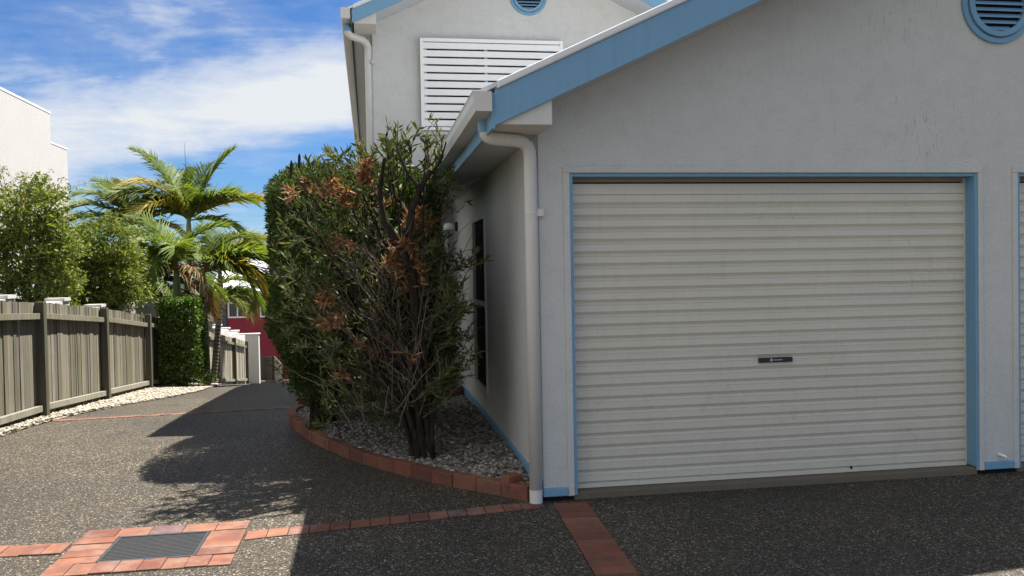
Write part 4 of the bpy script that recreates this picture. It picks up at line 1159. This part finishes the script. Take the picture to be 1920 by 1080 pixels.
def palm(label, base, top, lean, fr, shaft=True, r=.075, spear=None):
    """base xyz, z of the crown; fr: list of (az_deg, el_deg, length, droop, mat)"""
    b = Vector(base); c = Vector((b.x + lean, b.y, top))
    t = thing('palm_tree', label, 'palm', base, 'palms beside the driveway')
    sh = .75 if shaft else .15
    mb = MB(); zc = top - sh; n = 10
    mb.tube([(lerp(b.x, c.x, i / n), b.y, lerp(b.z - .2, zc, i / n)) for i in range(n + 1)], [r * (1.35 if i == 0 else 1.08 - .02 * i) for i in range(n + 1)], 12)
    mb.build('trunk', M['palmtrunk'], t, smooth=True)
    if shaft:
        mb = MB(); mb.tube([(c.x, b.y, zc), (c.x, b.y, zc + .12), (c.x, b.y, zc + .5), (c.x, b.y, top + .05)], [r * .9, r * 1.05, r * .8, r * .45], 12); mb.build('crownshaft', M['shaft'], t, smooth=True)
    for az, el, L_, dr_, mt in fr: frond(c + Vector((0, 0, R_.uniform(-.12, .03))), math.radians(az), math.radians(el), L_, dr_, M[mt], t, nl=int(L_ * 46), lw=.040, ll=.38 + .20 * L_)
    if spear:
        mb = MB(); mb.tube([c, c + Vector((spear[0] * .5, 0, spear[1] * .5)), c + Vector((spear[0], 0, spear[1]))], [.012, .010, .003], 5); mb.build('spear_leaf', M['palm'], t)
    return t
# azimuth: 0 = +x (right), 90 = away, 180 = left, 270 = towards the camera
palm('slender green trunked palm rising directly behind the column hedge', (-3.80, 17.9, gz(17.9)), 1.78, .05,
     [(185, 35, 1.5, 1.6, 'palm'), (215, 25, 1.4, 1.7, 'palm'), (150, 45, 1.5, 1.5, 'palm'), (255, 20, 1.3, 1.9, 'palm'), (320, 15, 1.2, 2.0, 'palm_dry'), (120, 60, 1.5, 1.2, 'palm'), (170, 10, 1.4, 1.6, 'palm_dry'), (200, 62, 1.4, 1.4, 'palm'), (280, 50, 1.1, 1.8, 'palm'), (165, 72, 1.4, 1.1, 'palm'), (20, 68, 1.3, 1.3, 'palm'), (240, 58, 1.3, 1.6, 'palm'), (180, -5, 1.4, 1.2, 'palm_dry'), (195, 18, 1.5, 1.6, 'palm')], spear=None)
palm('palm with ringed grey trunk beside the column hedge and fronds drooping right', (-3.26, 18.1, gz(18.1)), 1.72, -.03,
     [(0, 28, 1.75, 1.7, 'palm'), (-18, 22, 1.7, 2.0, 'palm_yellow'), (15, 8, 1.6, 1.5, 'palm_dry'), (340, 8, 1.55, 1.9, 'palm'), (30, 45, 1.5, 1.6, 'palm'), (180, 20, 1.2, 1.6, 'palm_dry'), (60, 30, 1.4, 1.5, 'palm_yellow'), (5, 15, 1.75, 1.9, 'palm'), (320, 30, 1.3, 2.0, 'palm'), (25, 62, 1.4, 1.6, 'palm'), (350, 42, 1.7, 1.9, 'palm'), (160, 55, 1.2, 1.5, 'palm'), (10, -2, 1.5, 1.3, 'palm_yellow')], spear=None)
palm('tallest palm with upright green fronds standing highest against the sky', (-4.45, 21.5, gz(21.5)), 2.95, .25,
     [(165, 68, 2.1, .75, 'palm'), (25, 68, 2.1, .45, 'palm'), (190, 50, 1.8, 1.5, 'palm_yellow'), (8, 30, 1.9, .75, 'palm_yellow'), (205, 45, 1.9, 1.2, 'palm'), (90, 70, 1.7, .9, 'palm'), (175, 42, 1.6, 1.7, 'palm'), (340, 50, 1.3, 1.2, 'palm'), (270, 60, 1.3, 1.3, 'palm'), (15, 55, 1.4, 1.0, 'palm'), (230, 30, 1.5, 1.4, 'palm_yellow'), (55, 78, 1.6, .7, 'palm'), (185, 20, 1.6, 1.5, 'palm'), (200, 60, 1.8, 1.6, 'palm_yellow'), (0, 10, 1.4, 1.3, 'palm'), (350, 42, 1.7, 1.3, 'palm'), (150, 30, 1.6, 1.5, 'palm')], spear=(-.05, 1.75))
palm('left palm with arching fronds showing above the rounded leafy tree', (-5.55, 21.8, gz(21.8)), 2.75, .05,
     [(185, 48, 1.75, 1.65, 'palm'), (190, 30, 1.7, 1.35, 'palm'), (160, 70, 1.5, .9, 'palm'), (120, 72, 1.6, .8, 'palm'), (30, 55, 1.3, 1.3, 'palm'), (0, 20, 1.2, 1.4, 'palm_dry'), (220, 70, 1.3, 1.1, 'palm'), (340, 60, 1.3, 1.3, 'palm'), (175, 60, 1.6, 1.3, 'palm'), (205, 15, 1.5, 1.4, 'palm'), (20, 75, 1.4, .9, 'palm'), (10, 40, 1.5, 1.3, 'palm')], spear=None)
palm('yellowing palm with golden fronds behind the drooping palm', (-3.85, 22.0, gz(22.0)), 1.75, .25,
     [(20, 60, 1.5, 1.4, 'palm_yellow'), (60, 70, 1.4, 1.1, 'palm_yellow'), (160, 55, 1.5, 1.4, 'palm'), (0, 35, 1.7, 1.5, 'palm_yellow'), (340, 48, 1.5, 1.7, 'palm_yellow'), (270, 45, 1.3, 1.7, 'palm_yellow'), (200, 40, 1.4, 1.6, 'palm'), (120, 70, 1.4, 1.0, 'palm')], spear=(.42, 1.0))
palm('low young palm with fronds hanging in front of the red house', (-4.55, 24.2, gz(24.2)), .80, .10,
     [(10, 45, 1.75, 1.9, 'palm'), (340, 30, 1.7, 1.9, 'palm'), (355, 58, 1.6, 1.7, 'palm'), (0, 30, 1.8, 1.7, 'palm'), (40, 35, 1.2, 1.6, 'palm'), (20, 20, 1.2, 1.6, 'palm_yellow'), (300, 40, 1.0, 1.9, 'palm')], r=.08)
palm('shaded palm with one rust red dead frond above the fence', (-4.75, 20.2, gz(20.2)), 1.5, .0,
     [(230, -5, 1.4, 1.4, 'palm_rust'), (215, -12, 1.35, 1.3, 'palm_rust'), (300, -20, 1.5, 1.0, 'palm_dry'), (340, -15, 1.6, 1.1, 'palm_dry'), (0, 5, 1.6, 1.6, 'palm_dry'), (310, 10, 1.5, 1.8, 'palm'), (350, 25, 1.6, 1.8, 'palm'), (30, 5, 1.5, 1.5, 'palm'), (260, -10, 1.4, 1.2, 'palm'), (180, 0, 1.4, 1.4, 'palm'), (320, -35, 1.4, .8, 'palm'), (20, -25, 1.4, .9, 'palm'), (200, 35, 1.4, 1.7, 'palm'), (160, 30, 1.3, 1.7, 'palm_dry'), (330, 30, 1.3, 1.7, 'palm_dry'), (20, 45, 1.3, 1.5, 'palm'), (280, 50, 1.2, 1.8, 'palm'), (90, 60, 1.4, 1.2, 'palm'), (250, 20, 1.2, 1.9, 'palm_dry')], shaft=False)

# fallen leaves ---------------------------------------------------
def fallen(label, x, y, a_):
    m_ = MB(); c, s = math.cos(a_), math.sin(a_)
    P_ = [(-.03, 0, .004), (0, .012, .016), (.035, .002, .010), (0, -.012, .012)]
    m_.add([(x + p[0] * c - p[1] * s, y + p[0] * s + p[1] * c, gz(y) + p[2]) for p in P_], [(0, 1, 2, 3)]); m_.add([(x + .01 + p[0] * s, y + p[0] * c, gz(y) + p[2] + .012) for p in P_[:3]] + [(x + .02, y + .01, gz(y) + .003)], [(0, 1, 2, 3)])
    tag(m_.build('fallen_leaf', M['leaf_dead']), label, 'leaf', 'dry leaves on the driveway')
fallen('curled dry reddish leaf on the driveway left of the brick edging', -.64, 7.42, .4)
fallen('pale dry leaf on the shaded driveway near the tip of the edging', -1.02, 8.75, 1.4)

# ------------------------------------------------------------------ world, sun, camera
w = bpy.data.worlds.new('World'); S.world = w; w.use_nodes = True
nt = w.node_tree; nt.nodes.clear()
class WN(N):
    def __init__(s, t): s.t = t
n = WN(nt)
out = n.new('ShaderNodeOutputWorld'); bg = n.new('ShaderNodeBackground'); n.link(bg.outputs[0], out.inputs[0])
sky = n.new('ShaderNodeTexSky', sky_type='NISHITA'); sky.sun_disc = False
sky.sun_elevation = math.asin(SUNV.z); sky.sun_rotation = math.atan2(SUNV.x, SUNV.y)
sky.air_density = 1.0; sky.dust_density = 0.0; sky.ozone_density = 3.0
dirv = n.new('ShaderNodeTexCoord').outputs['Generated']
xyz = n.sep(dirv)
inv = n.math('DIVIDE', 1.0, n.math('ADD', n.math('MAXIMUM', xyz[2], 0.0), .16))
pl = n.comb(n.math('MULTIPLY', xyz[0], inv), n.math('MULTIPLY', xyz[1], inv), n.math('MULTIPLY', xyz[2], 2.0))
n1 = n.noise(n.mapping(pl, (1.0, 1.9, 1), (0, 0, math.radians(-14)), (3.1, 1.7, 0)), 1.15, 9, .58, .35)
n2 = n.noise(n.mapping(pl, (.9, 2.6, 1), (0, 0, math.radians(-24)), (7.3, 2.2, 0)), 2.2, 10, .62, .6)
n3 = n.noise(n.mapping(dirv, (1.0, 1.0, 2.3), (0, .12, 0)), 6.5, 9, .60, .25)
# the long cloud bank low over the driveway
cen = n.math('ADD', n.math('MULTIPLY', xyz[0], .20), .206)
t = n.math('DIVIDE', n.math('SUBTRACT', xyz[2], cen), .048)
bank = n.math('POWER', 2.718, n.math('MULTIPLY', n.math('MULTIPLY', t, t), -1.0))
bank = n.math('MULTIPLY', bank, n.math('GREATER_THAN', xyz[1], 0.0))
# unseen cloud deck behind and left of the camera, added for neutral fill light
back = n.ramp(n.math('ADD', n.math('MULTIPLY_ADD', xyz[1], -.24, .5), n.math('MULTIPLY_ADD', xyz[2], .16, n.math('MULTIPLY', xyz[0], -.46))), [(.51, 0), (.70, 1)])
t2 = n.math('DIVIDE', n.math('SUBTRACT', xyz[2], .265), .045)
bank2 = n.math('MULTIPLY', n.math('POWER', 2.718, n.math('MULTIPLY', n.math('MULTIPLY', t2, t2), -1.0)), n.ramp(n.math('MULTIPLY', xyz[0], -1.0), [(.02, 0), (.22, 1)]))
bank2 = n.math('MULTIPLY', bank2, n.math('GREATER_THAN', xyz[1], 0.0))
dens = n.math('ADD', n.math('ADD', n.math('ADD', n.math('MULTIPLY', n1, .36), n.math('MULTIPLY', n2, .26)), n.math('MULTIPLY', n3, .62)), n.math('ADD', n.math('MULTIPLY', bank, .345), n.math('ADD', n.math('MULTIPLY', bank2, .085), n.math('MULTIPLY', back, .33))))
fac = n.ramp(dens, [(.60, 0), (.69, .14), (.80, .60), (.95, 1)])
fac = n.math('MULTIPLY', fac, n.math('GREATER_THAN', xyz[2], 0.0))
CLOUD = (5.75, 6.0, 6.3)
blue = n.mix(sky.outputs[0], (.37, .57, .84), 1.0, 'MULTIPLY')
sk = n.mix(blue, CLOUD, fac)
n.link(sk, bg.inputs[0]); bg.inputs[1].default_value = .05
sun = bpy.data.lights.new('sun', 'SUN'); sun.energy = 5.0; sun.angle = math.radians(.53); sun.color = (1, .95, .87)
so = bpy.data.objects.new('sun', sun); COL.objects.link(so); so.rotation_euler = (-SUNV).to_track_quat('-Z', 'Y').to_euler(); so.location = (6, 4, 15)

yaw, pitch, roll, F = .1630011, .02181968, -.01849729, 1621.86
cy, sy, cp, sp = math.cos(yaw), math.sin(yaw), math.cos(pitch), math.sin(pitch)
fwd = Vector((sy * cp, cy * cp, -sp)); rt = Vector((cy, -sy, 0)); up = rt.cross(fwd)
c_, s_ = math.cos(roll), math.sin(roll)
r2 = rt * c_ + up * s_; u2 = up * c_ - rt * s_
cam = bpy.data.cameras.new('camera'); co = bpy.data.objects.new('camera', cam); COL.objects.link(co)
mw = Matrix((( r2.x, u2.x, -fwd.x, 0), (r2.y, u2.y, -fwd.y, 0), (r2.z, u2.z, -fwd.z, 1.57), (0, 0, 0, 1)))
co.matrix_world = mw
cam.sensor_width = 36; cam.lens = 36 * F / 1920; cam.clip_start = .05; cam.clip_end = 2000
S.camera = co
vs = S.view_settings; vs.view_transform = 'Standard'; vs.look = 'None'; vs.gamma = 1; vs.exposure = 1.50
S.render.engine = 'CYCLES'
S.cycles.max_bounces = 8; S.cycles.diffuse_bounces = 4; S.cycles.glossy_bounces = 3; S.cycles.transmission_bounces = 4
S.cycles.use_denoising = True
S.cycles.sample_clamp_indirect = 8
